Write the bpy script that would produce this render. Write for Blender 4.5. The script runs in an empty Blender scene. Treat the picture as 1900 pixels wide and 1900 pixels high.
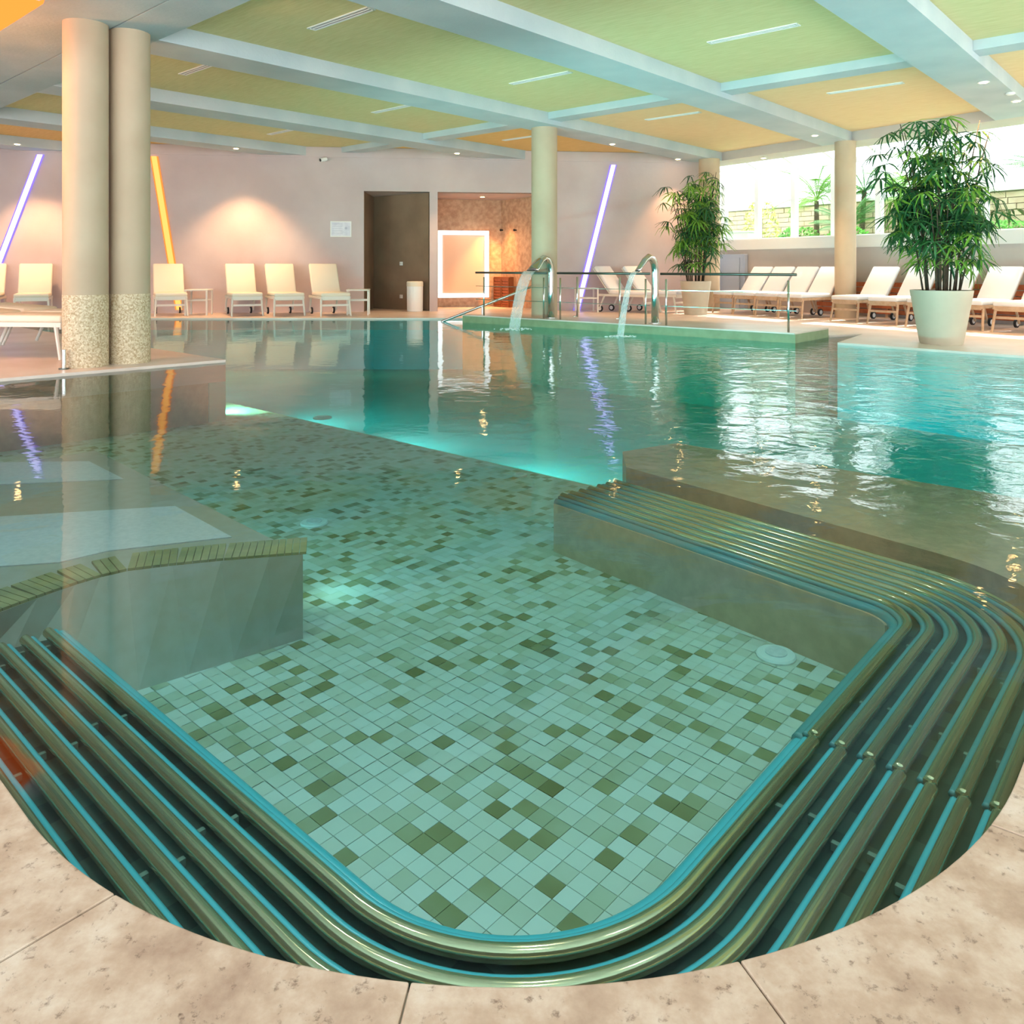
import bpy, bmesh, math, random
from mathutils import Vector, Matrix
random.seed(7)
SC = bpy.context.scene
COL = SC.collection

# ------------------------------------------------------------------ camera
EYE, F = 1.10, 1460.0          # eye height over the water, focal length in pixels of a 1900 frame
cam = bpy.data.cameras.new('camera'); camo = bpy.data.objects.new('camera', cam); COL.objects.link(camo)
camo.location = (0, 0, EYE); camo.rotation_euler = (math.pi/2, 0, 0)
cam.sensor_width = 36; cam.sensor_fit = 'HORIZONTAL'; cam.lens = F/1900*36
cam.shift_y = -455/1900; cam.clip_start = 0.05; cam.clip_end = 200
SC.camera = camo

# ------------------------------------------------------------------ world, exposure
w = bpy.data.worlds.new('world'); SC.world = w; w.use_nodes = True
bg = w.node_tree.nodes['Background']
bg.inputs[0].default_value = (0.93, 0.97, 1.0, 1); bg.inputs[1].default_value = 2.9
SC.view_settings.view_transform = 'Standard'; SC.view_settings.look = 'None'
SC.view_settings.exposure = .95; SC.view_settings.gamma = 1
SC.view_settings.use_curve_mapping = False
SC.cycles.use_denoising = True
SC.cycles.max_bounces = 7; SC.cycles.diffuse_bounces = 3; SC.cycles.glossy_bounces = 3;
SC.cycles.use_light_tree = False; SC.cycles.use_adaptive_sampling = True; SC.cycles.adaptive_threshold = .04; SC.cycles.transparent_max_bounces = 16
SC.cycles.caustics_reflective = False; SC.cycles.caustics_refractive = False
SC.cycles.sample_clamp_indirect = 6

sn = bpy.data.lights.new('sun', 'SUN'); sn.energy = 5.0; sn.angle = .03; sn.color = (1, .97, .92)
sno = bpy.data.objects.new('sun', sn); COL.objects.link(sno); sno.location = (20, 20, 30)
sno.rotation_euler = Vector((.50, .42, .76)).to_track_quat('Z', 'Y').to_euler()
# ------------------------------------------------------------------ frames of reference
A = Vector((0.667, 0.745)); B = Vector((-0.745, 0.667))      # the two directions of the building grid
def W(u, v): return Vector((u*A.x+v*B.x, u*A.y+v*B.y))
def U(px, py, z):                                            # survey helper: a measured sight line met with height z
    D = (EYE-z)*F/(py-495) if z < EYE else (z-EYE)*F/(495-py)
    return Vector(((px-950)/F*D, D))
zA, zX, zC = 3.72, 3.804, 3.93
DZ = 0.03                                                     # deck height over the water
def wallD(px, back=0): r = (px-950)/F; return (19.13+back)/(1-.124*r)
def wallP(px, back=0): D = wallD(px, back); return Vector(((px-950)/F*D, D))
def wallPX(x): return Vector((x, 19.13+.124*x))
HN = Vector((.84, .543)); HD = Vector((.543, -.84)); H0 = Vector((7.12, 16.42))   # window wall
def HW(s, off): return H0+HD*s+HN*off

# ------------------------------------------------------------------ materials
def lin(c): return tuple(((x/255)/12.92 if x/255 <= .04045 else ((x/255+.055)/1.055)**2.4) for x in c)+(1,)
def newmat(name):
    m = bpy.data.materials.new(name); m.use_nodes = True
    nt = m.node_tree; b = nt.nodes['Principled BSDF']; return m, nt, b
def mat(name, c, rough=.6, metal=0, spec=.4, noise=0, nscale=6, bump=0, bscale=60, c2=None, stretch=None, emit=None, es=0, world=True, detail=5, ramp=(.35,.65)):
    m, nt, b = newmat(name)
    b.inputs['Roughness'].default_value = rough; b.inputs['Metallic'].default_value = metal
    b.inputs['Specular IOR Level'].default_value = spec
    b.inputs['Base Color'].default_value = lin(c)
    if emit: b.inputs['Emission Color'].default_value = lin(emit); b.inputs['Emission Strength'].default_value = es
    if noise or bump or c2:
        geo = nt.nodes.new('ShaderNodeNewGeometry' if world else 'ShaderNodeTexCoord')
        src = geo.outputs['Position'] if world else geo.outputs['Object']
        if stretch:
            mp = nt.nodes.new('ShaderNodeMapping'); mp.vector_type = 'POINT'
            mp.inputs['Rotation'].default_value = (0, 0, stretch[3] if len(stretch) > 3 else 0)
            r = mp.inputs['Scale']; r.default_value = (1, 1, 1)
            nt.links.new(src, mp.inputs[0])
            mp2 = nt.nodes.new('ShaderNodeMapping'); mp2.inputs['Scale'].default_value = stretch[:3]
            nt.links.new(mp.outputs[0], mp2.inputs[0]); src = mp2.outputs[0]
    if c2:
        n = nt.nodes.new('ShaderNodeTexNoise'); n.inputs['Scale'].default_value = nscale; n.inputs['Detail'].default_value = detail
        nt.links.new(src, n.inputs['Vector'])
        cr = nt.nodes.new('ShaderNodeValToRGB'); cr.color_ramp.elements[0].position = ramp[0]; cr.color_ramp.elements[1].position = ramp[1]
        cr.color_ramp.elements[0].color = lin(c); cr.color_ramp.elements[1].color = lin(c2)
        nt.links.new(n.outputs['Fac'], cr.inputs[0]); nt.links.new(cr.outputs[0], b.inputs['Base Color'])
    if bump:
        n2 = nt.nodes.new('ShaderNodeTexNoise'); n2.inputs['Scale'].default_value = bscale; n2.inputs['Detail'].default_value = 4
        nt.links.new(src, n2.inputs['Vector'])
        bp = nt.nodes.new('ShaderNodeBump'); bp.inputs['Strength'].default_value = bump; bp.inputs['Distance'].default_value = .02
        nt.links.new(n2.outputs['Fac'], bp.inputs['Height']); nt.links.new(bp.outputs[0], b.inputs['Normal'])
    return m
def emat(name, c, s):
    m = bpy.data.materials.new(name); m.use_nodes = True; nt = m.node_tree; nt.nodes.clear()
    e = nt.nodes.new('ShaderNodeEmission'); e.inputs[0].default_value = lin(c); e.inputs[1].default_value = s
    o = nt.nodes.new('ShaderNodeOutputMaterial'); nt.links.new(e.outputs[0], o.inputs[0]); return m
def cellmat(name, cell, cols, rot=0, rough=.5, jitter=.3):
    """one colour per mosaic cell, cells laid on the building grid"""
    m, nt, b = newmat(name); b.inputs['Roughness'].default_value = rough
    g = nt.nodes.new('ShaderNodeNewGeometry')
    mp = nt.nodes.new('ShaderNodeMapping'); mp.inputs['Rotation'].default_value = (0, 0, rot)
    nt.links.new(g.outputs['Position'], mp.inputs[0])
    sn = nt.nodes.new('ShaderNodeVectorMath'); sn.operation = 'SNAP'; sn.inputs[1].default_value = cell
    nt.links.new(mp.outputs[0], sn.inputs[0])
    wn = nt.nodes.new('ShaderNodeTexWhiteNoise'); nt.links.new(sn.outputs[0], wn.inputs['Vector'])
    no = nt.nodes.new('ShaderNodeTexNoise'); no.inputs['Scale'].default_value = 2.2; no.inputs['Detail'].default_value = 3
    nt.links.new(mp.outputs[0], no.inputs['Vector'])
    ad = nt.nodes.new('ShaderNodeMath'); ad.operation = 'MULTIPLY_ADD'
    nt.links.new(no.outputs['Fac'], ad.inputs[0]); ad.inputs[1].default_value = jitter; nt.links.new(wn.outputs['Value'], ad.inputs[2])
    cr = nt.nodes.new('ShaderNodeValToRGB'); els = cr.color_ramp.elements
    while len(els) < len(cols): els.new(.5)
    for e, (p, c) in zip(els, cols): e.position = p; e.color = lin(c)
    nt.links.new(ad.outputs[0], cr.inputs[0]); nt.links.new(cr.outputs[0], b.inputs['Base Color'])
    return m
ROTA = -math.atan2(A.y, A.x)
M = {}
M['soffit'] = mat('beam_plaster', (176,190,196), .75, c2=(192,202,206), nscale=1.3, bump=.15, bscale=25)
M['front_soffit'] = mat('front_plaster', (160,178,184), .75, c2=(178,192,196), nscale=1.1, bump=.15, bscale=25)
M['panel_pool_lit'] = mat('board_pool_lit', (208,196,142), .8, c2=(222,210,160), nscale=4, stretch=(1.1,9,1,ROTA+math.pi/2), bump=.1, bscale=5, ramp=(.3,.75))  # greenish pool bounce light tinted into the near board colour
M['panel_warm'] = mat('board_lamp_lit', (232,200,150), .8, c2=(242,214,168), nscale=4, stretch=(1.1,9,1,ROTA+math.pi/2), bump=.1, bscale=5, ramp=(.3,.75))  # same board with warm lamp light painted into its colour
M['panel_amber_lit'] = mat('board_amber_lit', (222,180,108), .8, c2=(236,196,126), nscale=4, stretch=(1.1,9,1,ROTA+math.pi/2), bump=.1, bscale=5, ramp=(.3,.75))  # deeper orange lamp light painted into the same board
M['wall'] = mat('wall_plaster', (194,178,176), .8, c2=(206,192,190), nscale=.8, bump=.12, bscale=14)
M['wall_low'] = mat('low_wall_plaster', (196,186,180), .8, c2=(206,198,192), nscale=1)
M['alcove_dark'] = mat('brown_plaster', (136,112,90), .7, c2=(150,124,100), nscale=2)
M['alcove_stone'] = mat('alcove_stone', (186,146,118), .7, c2=(214,178,146), nscale=9, bump=.3, bscale=20)
M['white'] = mat('white_paint', (240,240,238), .4)
M['deck'] = mat('travertine_far', (216,196,182), .35, c2=(230,214,204), nscale=1.6, spec=.5)
M['column'] = mat('column_plaster', (184,164,138), .75, c2=(192,174,148), nscale=2)
M['grout'] = mat('grout', (150,140,120), .8)
M['steel'] = mat('polished_steel', (205,208,205), .16, 1)
M['dark_steel'] = mat('dark_steel', (96,104,98), .3, .9)
M['fabric'] = mat('cream_cushion', (236,226,206), .85, bump=.15, bscale=200)
M['fabric_w'] = mat('white_cushion', (240,240,242), .85, bump=.15, bscale=200)
M['frame_w'] = mat('white_frame', (226,222,212), .5)
M['frame_beige'] = mat('beige_tint_wood', (206,178,150), .6, c2=(190,158,128), nscale=12)  # lounger frames: light tint painted in as beige; also real screen posts
M['terracotta'] = mat('terracotta_wood', (190,112,74), .7, c2=(170,92,58), nscale=10)
M['pot'] = mat('stoneware', (190,180,160), .7, c2=(198,188,168), nscale=3)
M['soil'] = mat('soil', (62,48,36), .95)
M['stem'] = mat('cane', (84,70,52), .8, c2=(58,50,40), nscale=20)
M['leaf1'] = mat('palm_leaf_dark', (26,72,42), .5, c2=(48,104,50), nscale=3)
M['leaf2'] = mat('palm_leaf_light', (92,142,46), .5, c2=(128,170,60), nscale=3)
M['rubber'] = mat('rubber', (40,40,42), .6)
M['black'] = mat('black', (20,20,22), .4)
M['green_wall'] = mat('green_mosaic', (138,152,114), .5, c2=(150,164,126), nscale=6)
M['louver'] = mat('louver_wood', (150,84,44), .6)
M['glass_disc'] = mat('nozzle_white', (250,252,250), .3)
M['bench_tube'] = mat('glazed_tube', (222,202,160), .14, .8, .8)
M['bench_dark'] = cellmat('dark_green_mosaic', (.1,.1,.1), [(0,(38,58,50)),(.6,(52,76,64)),(1.2,(70,94,80))], ROTA)
M['mosaic'] = cellmat('floor_mosaic', (.066,.066,.066), [(.14,(130,122,76)),(.25,(164,160,116)),(.36,(198,200,174)),(.6,(220,220,204)),(1.0,(230,232,222))], ROTA, jitter=.35)
M['pool_deep'] = mat('scatter_tint_mosaic', (150,226,222), .5, c2=(166,236,232), nscale=1.5)  # turquoise of light scattered in the water, painted into the deep tiles
M['block'] = mat('bench_mosaic', (196,192,180), .5, c2=(190,184,168), nscale=14)
M['block2'] = mat('brown_mosaic', (216,186,156), .5, c2=(200,170,142), nscale=14)
M['bench_fringe'] = mat('turquoise_fringe', (84,196,212), .25, spec=.8)  # refraction fringe painted as turquoise; also colours the lowest tube
M['bench_fringe_dark'] = mat('teal_fringe', (84,158,164), .25, spec=.8)  # same painted fringe, duller for the right and far runs
M['bracket'] = mat('bracket_mosaic', (112,136,122), .4)
M['inlay'] = mat('white_mosaic', (238,238,240), .5, c2=(226,228,230), nscale=40)
M['edge_tile'] = mat('edge_tile', (186,178,128), .45, c2=(160,156,112), nscale=9)

def travertine():
    m, nt, b = newmat('travertine'); b.inputs['Roughness'].default_value = .55
    g = nt.nodes.new('ShaderNodeNewGeometry'); L = nt.links
    n1 = nt.nodes.new('ShaderNodeTexNoise'); n1.inputs['Scale'].default_value = 8; n1.inputs['Detail'].default_value = 10; n1.inputs['Roughness'].default_value = .65
    L.new(g.outputs['Position'], n1.inputs['Vector'])
    cr = nt.nodes.new('ShaderNodeValToRGB'); e = cr.color_ramp.elements
    e[0].position = .3; e[0].color = lin((146,118,98)); e[1].position = .72; e[1].color = lin((200,184,168))
    x = e.new(.46); x.color = lin((170,144,122)); x = e.new(.57); x.color = lin((184,162,142))
    L.new(n1.outputs['Fac'], cr.inputs[0])
    n2 = nt.nodes.new('ShaderNodeTexNoise'); n2.inputs['Scale'].default_value = 38; n2.inputs['Detail'].default_value = 6; n2.inputs['Roughness'].default_value = .7
    L.new(g.outputs['Position'], n2.inputs['Vector'])
    c2 = nt.nodes.new('ShaderNodeValToRGB'); e = c2.color_ramp.elements
    e[0].position = .30; e[0].color = lin((120,96,78)); e[1].position = .42; e[1].color = (1,1,1,1)
    L.new(n2.outputs['Fac'], c2.inputs[0])
    mx = nt.nodes.new('ShaderNodeMix'); mx.data_type = 'RGBA'; mx.blend_type = 'MULTIPLY'; mx.inputs[0].default_value = .8
    L.new(cr.outputs[0], mx.inputs[6]); L.new(c2.outputs[0], mx.inputs[7]); L.new(mx.outputs[2], b.inputs['Base Color'])
    bp = nt.nodes.new('ShaderNodeBump'); bp.inputs['Strength'].default_value = .35; bp.inputs['Distance'].default_value = .004
    L.new(c2.outputs[0], bp.inputs['Height']); L.new(bp.outputs[0], b.inputs['Normal']); return m
M['travertine'] = travertine()
def pebble():
    m, nt, b = newmat('pebble_cladding'); b.inputs['Roughness'].default_value = .6; L = nt.links
    g = nt.nodes.new('ShaderNodeNewGeometry'); v = nt.nodes.new('ShaderNodeTexVoronoi'); v.inputs['Scale'].default_value = 65
    L.new(g.outputs['Position'], v.inputs['Vector'])
    s = nt.nodes.new('ShaderNodeSeparateColor'); L.new(v.outputs['Color'], s.inputs[0])
    cr = nt.nodes.new('ShaderNodeValToRGB'); e = cr.color_ramp.elements
    e[0].color = lin((176,150,112)); e[1].color = lin((226,212,182)); L.new(s.outputs[0], cr.inputs[0]); L.new(cr.outputs[0], b.inputs['Base Color'])
    bp = nt.nodes.new('ShaderNodeBump'); bp.inputs['Strength'].default_value = .4; bp.inputs['Distance'].default_value = .01; bp.invert = True
    L.new(v.outputs['Distance'], bp.inputs['Height']); L.new(bp.outputs[0], b.inputs['Normal']); return m
M['pebble'] = pebble()
def glassmat(name, tint, gl):
    m = bpy.data.materials.new(name); m.use_nodes = True; nt = m.node_tree; nt.nodes.clear(); L = nt.links
    t = nt.nodes.new('ShaderNodeBsdfTransparent'); t.inputs[0].default_value = tint
    g = nt.nodes.new('ShaderNodeBsdfGlossy'); g.inputs['Roughness'].default_value = .03
    mx = nt.nodes.new('ShaderNodeMixShader'); mx.inputs[0].default_value = gl
    o = nt.nodes.new('ShaderNodeOutputMaterial'); L.new(t.outputs[0], mx.inputs[1]); L.new(g.outputs[0], mx.inputs[2]); L.new(mx.outputs[0], o.inputs[0]); return m
M['glass'] = glassmat('window_glass', (.94,.98,.97,1), .06)
def jetmat():
    m = bpy.data.materials.new('falling_water'); m.use_nodes = True; nt = m.node_tree; nt.nodes.clear(); L = nt.links
    t = nt.nodes.new('ShaderNodeBsdfTransparent'); g = nt.nodes.new('ShaderNodeBsdfPrincipled')
    g.inputs['Base Color'].default_value = (.9,.95,.97,1); g.inputs['Roughness'].default_value = .15
    tc = nt.nodes.new('ShaderNodeTexCoord'); mp = nt.nodes.new('ShaderNodeMapping'); mp.inputs['Scale'].default_value = (60,60,2)
    n = nt.nodes.new('ShaderNodeTexNoise'); n.inputs['Scale'].default_value = 1; L.new(tc.outputs['Object'], mp.inputs[0]); L.new(mp.outputs[0], n.inputs['Vector'])
    mr = nt.nodes.new('ShaderNodeMapRange'); mr.inputs[1].default_value = .3; mr.inputs[2].default_value = .75; mr.inputs[3].default_value = .12; mr.inputs[4].default_value = .42
    L.new(n.outputs['Fac'], mr.inputs[0]); mx = nt.nodes.new('ShaderNodeMixShader'); L.new(mr.outputs[0], mx.inputs[0])
    o = nt.nodes.new('ShaderNodeOutputMaterial'); L.new(t.outputs[0], mx.inputs[1]); L.new(g.outputs[0], mx.inputs[2]); L.new(mx.outputs[0], o.inputs[0]); return m
M['jet'] = jetmat()
def watermat():
    m = bpy.data.materials.new('pool_water'); m.use_nodes = True; nt = m.node_tree; nt.nodes.clear(); L = nt.links
    t = nt.nodes.new('ShaderNodeBsdfTransparent'); t.inputs[0].default_value = (.93,.99,.98,1)
    g = nt.nodes.new('ShaderNodeBsdfGlossy'); g.inputs['Roughness'].default_value = .035
    fr = nt.nodes.new('ShaderNodeFresnel'); fr.inputs['IOR'].default_value = 1.33
    geo = nt.nodes.new('ShaderNodeNewGeometry')
    def noise(scale, sc3, det=2):
        mp = nt.nodes.new('ShaderNodeMapping'); mp.inputs['Scale'].default_value = sc3; L.new(geo.outputs['Position'], mp.inputs[0])
        n = nt.nodes.new('ShaderNodeTexNoise'); n.inputs['Scale'].default_value = scale; n.inputs['Detail'].default_value = det
        n.inputs['Distortion'].default_value = .6; L.new(mp.outputs[0], n.inputs['Vector']); return n
    n1 = noise(2.2, (1,1,1)); n2 = noise(9, (1,1,1), 3)
    # the jets stir the right side of the pool: waves grow towards there
    sp = nt.nodes.new('ShaderNodeSeparateXYZ'); L.new(geo.outputs['Position'], sp.inputs[0])
    mr = nt.nodes.new('ShaderNodeMapRange'); mr.inputs[1].default_value = -.5; mr.inputs[2].default_value = 4.5; mr.inputs[3].default_value = .12; mr.inputs[4].default_value = 1.0
    L.new(sp.outputs[0], mr.inputs[0])
    mr2 = nt.nodes.new('ShaderNodeMapRange'); mr2.inputs[1].default_value = 2.2; mr2.inputs[2].default_value = 5; mr2.inputs[3].default_value = .15; mr2.inputs[4].default_value = 1.0
    L.new(sp.outputs[1], mr2.inputs[0])
    mu = nt.nodes.new('ShaderNodeMath'); mu.operation = 'MULTIPLY'; L.new(mr.outputs[0], mu.inputs[0]); L.new(mr2.outputs[0], mu.inputs[1])
    a = nt.nodes.new('ShaderNodeMath'); a.operation = 'MULTIPLY_ADD'; L.new(n2.outputs['Fac'], a.inputs[0]); a.inputs[1].default_value = .22; L.new(n1.outputs['Fac'], a.inputs[2])
    h = nt.nodes.new('ShaderNodeMath'); h.operation = 'MULTIPLY'; L.new(a.outputs[0], h.inputs[0]); L.new(mu.outputs[0], h.inputs[1])
    bp = nt.nodes.new('ShaderNodeBump'); bp.inputs['Strength'].default_value = 1; bp.inputs['Distance'].default_value = .03
    L.new(h.outputs[0], bp.inputs['Height'])
    L.new(bp.outputs[0], g.inputs['Normal']); L.new(bp.outputs[0], fr.inputs['Normal'])
    mx = nt.nodes.new('ShaderNodeMixShader'); L.new(fr.outputs[0], mx.inputs[0]); L.new(t.outputs[0], mx.inputs[1]); L.new(g.outputs[0], mx.inputs[2])
    o = nt.nodes.new('ShaderNodeOutputMaterial'); L.new(mx.outputs[0], o.inputs[0])
    v = nt.nodes.new('ShaderNodeVolumeAbsorption'); v.inputs['Color'].default_value = (.05,.87,.915,1); v.inputs['Density'].default_value = .37
    L.new(v.outputs[0], o.inputs['Volume']); return m
M['water'] = watermat()
M['purple'] = emat('violet_led', (205,192,255), 1.5)
M['orange'] = emat('orange_led', (255,178,92), .95)
M['orange_red'] = emat('amber_led', (255,112,44), 1.5)
M['violet_edge'] = emat('violet_edge', (140,118,255), .8); M['orange_edge'] = emat('orange_edge', (255,140,60), .75)
M['lamp'] = emat('lamp_glow', (255,196,120), 40)
M['frame_glow'] = emat('lit_frame', (255,250,245), 1.1)
M['pool_lamp'] = emat('pool_lamp', (235,255,215), 3)

# ------------------------------------------------------------------ object helpers
def tag(o, label=None, cat=None, group=None, kind=None):
    if label: o['label'] = label
    if cat: o['category'] = cat
    if group: o['group'] = group
    if kind: o['kind'] = kind
    return o
def link(name, me, parent=None):
    o = bpy.data.objects.new(name, me); COL.objects.link(o)
    if parent: o.parent = parent
    return o
def obj(name, bm, m, parent=None, smooth=False, bevel=0, mats=None):
    me = bpy.data.meshes.new(name)
    if bevel:
        bmesh.ops.bevel(bm, geom=[e for e in bm.edges if e.is_manifold and e.calc_face_angle(0) > .5], offset=bevel, segments=2, affect='EDGES', profile=.5)
    bmesh.ops.recalc_face_normals(bm, faces=bm.faces)
    bm.to_mesh(me); bm.free()
    for x in (mats or [m]): me.materials.append(x)
    if smooth:
        for p in me.polygons: p.use_smooth = True
    return link(name, me, parent)
def empty(name, loc=(0,0,0), rz=0):
    o = bpy.data.objects.new(name, None); COL.objects.link(o); o.location = loc; o.rotation_euler = (0,0,rz); o.empty_display_size = .1; return o
def copy_tree(o, parent=None):
    c = o.copy(); COL.objects.link(c); c.parent = parent
    for ch in KIDS.get(o.name, []): copy_tree(ch, c)
    return c
KIDS = {}
def index_kids():
    KIDS.clear()
    for o in COL.objects:
        if o.parent: KIDS.setdefault(o.parent.name, []).append(o)
def NB(): return bmesh.new()
def box(bm, c, s, rz=0, rx=0, ry=0):
    mtx = Matrix.Translation(c) @ Matrix.Rotation(rz,4,'Z') @ Matrix.Rotation(ry,4,'Y') @ Matrix.Rotation(rx,4,'X') @ Matrix.Diagonal((s[0],s[1],s[2],1))
    return bmesh.ops.create_cube(bm, size=1, matrix=mtx)['verts']
def prism(bm, pts, z0, z1):
    a = [bm.verts.new((p[0],p[1],z0)) for p in pts]; b = [bm.verts.new((p[0],p[1],z1)) for p in pts]
    n = len(pts); bm.faces.new(a[::-1]); bm.faces.new(b)
    for i in range(n): bm.faces.new((a[i],a[(i+1)%n],b[(i+1)%n],b[i]))
    return bm
def clip(bm, co, no):
    r = bmesh.ops.bisect_plane(bm, geom=bm.verts[:]+bm.edges[:]+bm.faces[:], plane_co=co, plane_no=no, clear_outer=True)
    ed = [e for e in r['geom_cut'] if isinstance(e, bmesh.types.BMEdge)]
    if ed: bmesh.ops.holes_fill(bm, edges=ed)
def cyl(bm, p0, p1, r0, r1=None, n=16, caps=True):
    p0, p1 = Vector(p0), Vector(p1); d = p1-p0; q = d.to_track_quat('Z','Y').to_matrix().to_4x4()
    bmesh.ops.create_cone(bm, cap_ends=caps, segments=n, radius1=r0, radius2=r0 if r1 is None else r1, depth=d.length, matrix=Matrix.Translation((p0+p1)/2) @ q)
def sweep(bm, pts, rad, n=10, caps=True, up=None):
    """tube through points; rad a number, a list, or a list of (width,height)"""
    pts = [Vector(p) for p in pts]; rings = []; side = None
    for i, p in enumerate(pts):
        t = (pts[min(i+1,len(pts)-1)]-pts[max(i-1,0)]).normalized()
        if up is not None: s = Vector(up)
        elif side is None: s = t.orthogonal().normalized()
        else: s = side
        s = (s - t*s.dot(t)).normalized(); side = s; k = t.cross(s)
        r = rad[i] if isinstance(rad, list) else rad
        rw, rh = r if isinstance(r, tuple) else (r, r)
        rings.append([bm.verts.new(p + s*rw*math.cos(2*math.pi*j/n) + k*rh*math.sin(2*math.pi*j/n)) for j in range(n)])
    for a, b in zip(rings, rings[1:]):
        for j in range(n): bm.faces.new((a[j],a[(j+1)%n],b[(j+1)%n],b[j]))
    if caps: bm.faces.new(rings[0][::-1]); bm.faces.new(rings[-1])
def lathe(bm, prof, c=(0,0,0), n=32):
    rings = [[bm.verts.new((c[0]+r*math.cos(2*math.pi*j/n), c[1]+r*math.sin(2*math.pi*j/n), c[2]+z)) for j in range(n)] for r, z in prof]
    for a, b in zip(rings, rings[1:]):
        for j in range(n): bm.faces.new((a[j],a[(j+1)%n],b[(j+1)%n],b[j]))
    bm.faces.new(rings[0][::-1]); bm.faces.new(rings[-1])
def v3(p, z): return Vector((p[0],p[1],z))

# ------------------------------------------------------------------ ceiling
wall_n = Vector((-.124,1,0)).normalized(); wall_c = v3(wallPX(0)+Vector((-.124,1)).normalized()*.08, 0)
head_c = v3(H0+HN*.02, 0); head_n = v3(HN, 0)
def uvbox(bm, u0, u1, v0, v1, z0, z1, clips=True):
    prism(bm, [W(u0,v0),W(u1,v0),W(u1,v1),W(u0,v1)], z0, z1)
    if clips: clip(bm, wall_c, wall_n); clip(bm, head_c, head_n)
    return bm
ceil = empty('ceiling', (0,0,zC)); tag(ceil, kind='structure')
def cpart(name, bm, m, **k):
    o = obj(name, bm, m, **k); o.parent = ceil; o.matrix_parent_inverse = Matrix.Translation((0,0,-zC)); return o
beams = [(2.27+3.42*k, 2.95+3.42*k) for k in range(-3, 6)]
for v0, v1 in beams:
    b = uvbox(NB(), 4.05, 24, v0, v1, zA, 4.1)
    if len(b.faces): cpart('beam', b, M['soffit'])
for k in range(-4, 6):
    v0 = (2.95+3.42*(k-1)) + .001; v1 = 2.27+3.42*k - .001
    for u0, u1 in ((11.17, 11.55),):
        b = uvbox(NB(), u0, u1, v0, v1, zX, 4.1)
        if len(b.faces): cpart('cross_beam', b, M['soffit'])
    for j, (u0, u1) in enumerate(((4.05, 11.17), (11.55, 24))):
        b = uvbox(NB(), u0, u1, v0, v1, zC, zC+.06)
        m = M['panel_warm'] if j else (M['panel_pool_lit'] if k < 5 else M['panel_amber_lit'])
        if k >= 5: m = M['panel_amber_lit']
        if j and k >= 3: m = M['panel_amber_lit']
        if len(b.faces) > 3: cpart('ceiling_panel', b, m)
cpart('front_soffit', uvbox(NB(), 3.52, 4.05, -12, 26, zA, 4.1), M['front_soffit'])
cpart('front_soffit', uvbox(NB(), -5, 3.50, -12, 26, zA, 4.1), M['front_soffit'])
cpart('shadow_gap', uvbox(NB(), 3.50, 3.52, -12, 26, zA+.03, 4.1), M['black'])
# roof slab that keeps the sky out of the bays
cpart('roof_slab', uvbox(NB(), -5, 24, -12, 26, 4.1, 4.25), M['soffit'])
# header over the glazing
hb = NB(); prism(hb, [HW(-7,0.021),HW(16,0.021),HW(16,.87),HW(-7,.87)], zA, 4.25)
cpart('header_beam', hb, M['wall_low'])

# ------------------------------------------------------------------ back wall with two openings
WT = .2
def wallseg(name, x0, x1, z0, z1, m, th=WT, parent=None, proud=0):
    n = Vector((-.124,1)).normalized(); a, c = wallPX(x0)-n*proud, wallPX(x1)-n*proud
    return obj(name, prism(NB(), [a, c, c+n*th, a+n*th], z0, z1), m, parent)
xL1, xR1 = wallP(675).x, wallP(797).x; xL2, xR2 = wallP(812).x, 0.75; DT = 2.9; WX = 4.75
wb = empty('wall_back'); tag(wb, kind='structure')
wallseg('wall_section', -17, xL1, -.3, 4.2, M['wall'], parent=wb)
wallseg('wall_section', xL1, xR1, DT, 4.2, M['wall'], parent=wb)
wallseg('wall_section', xR1, xL2, -.3, 4.2, M['wall'], parent=wb)
wallseg('wall_section', xL2, xR2, DT, 4.2, M['wall'], parent=wb)
wallseg('wall_section', xR2, WX, -.3, 4.2, M['wall'], parent=wb)
wallseg('upper_band', -17, WX, 3.69, zA+.2, M['wall'], th=.03, parent=wb, proud=.03)
def strip(name, p, q, z0, z1, m, th=.12, parent=None):
    p, q = Vector(p), Vector(q); n = Vector((-(q-p).y, (q-p).x)).normalized()
    return obj(name, prism(NB(), [p, q, q+n*th, p+n*th], z0, z1), m, parent)
strip('wall_return', wallPX(WX), HW(-7.2,1.1)+Vector((.3,0)), -.3, 4.2, M['wall'], parent=wb)
# alcoves
al = empty('wall_alcove'); tag(al, kind='structure')
nb = Vector((-.124,1)).normalized()
L1 = wallPX(xL1)+nb*WT; R1 = wallPX(xR1)+nb*WT
strip('side_wall', L1, (-3.56,20.25), DZ, DT, M['alcove_dark'], parent=al)
strip('back_wall', (-3.56,20.25), R1+Vector((-.02,.02)), DZ, DT, M['alcove_dark'], parent=al)
L2 = wallPX(xL2)+nb*WT; R2 = wallPX(xR2)+nb*WT
strip('side_wall', L2, (-1.98,20.95), DZ, DT, M['alcove_stone'], parent=al)
strip('back_wall', (-1.98,20.95), (-.29,21.35), DZ, DT, M['alcove_stone'], parent=al)
strip('back_wall', (-.29,21.35), (1.05,19.5), DZ, DT, M['alcove_stone'], parent=al)
obj('alcove_ceiling', prism(NB(), [L1+Vector((-.3,-.1)), R1+Vector((.15,-.1)), (-3.2,20.8), (-3.9,20.8)], DT, DT+.1), M['wall'], al)
obj('alcove_ceiling', prism(NB(), [L2+Vector((-.1,-.1)), R2+Vector((.2,-.1)), (1.4,19.6), (-.2,21.8), (-2.3,21.3)], DT, DT+.1), M['wall'], al)
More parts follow.
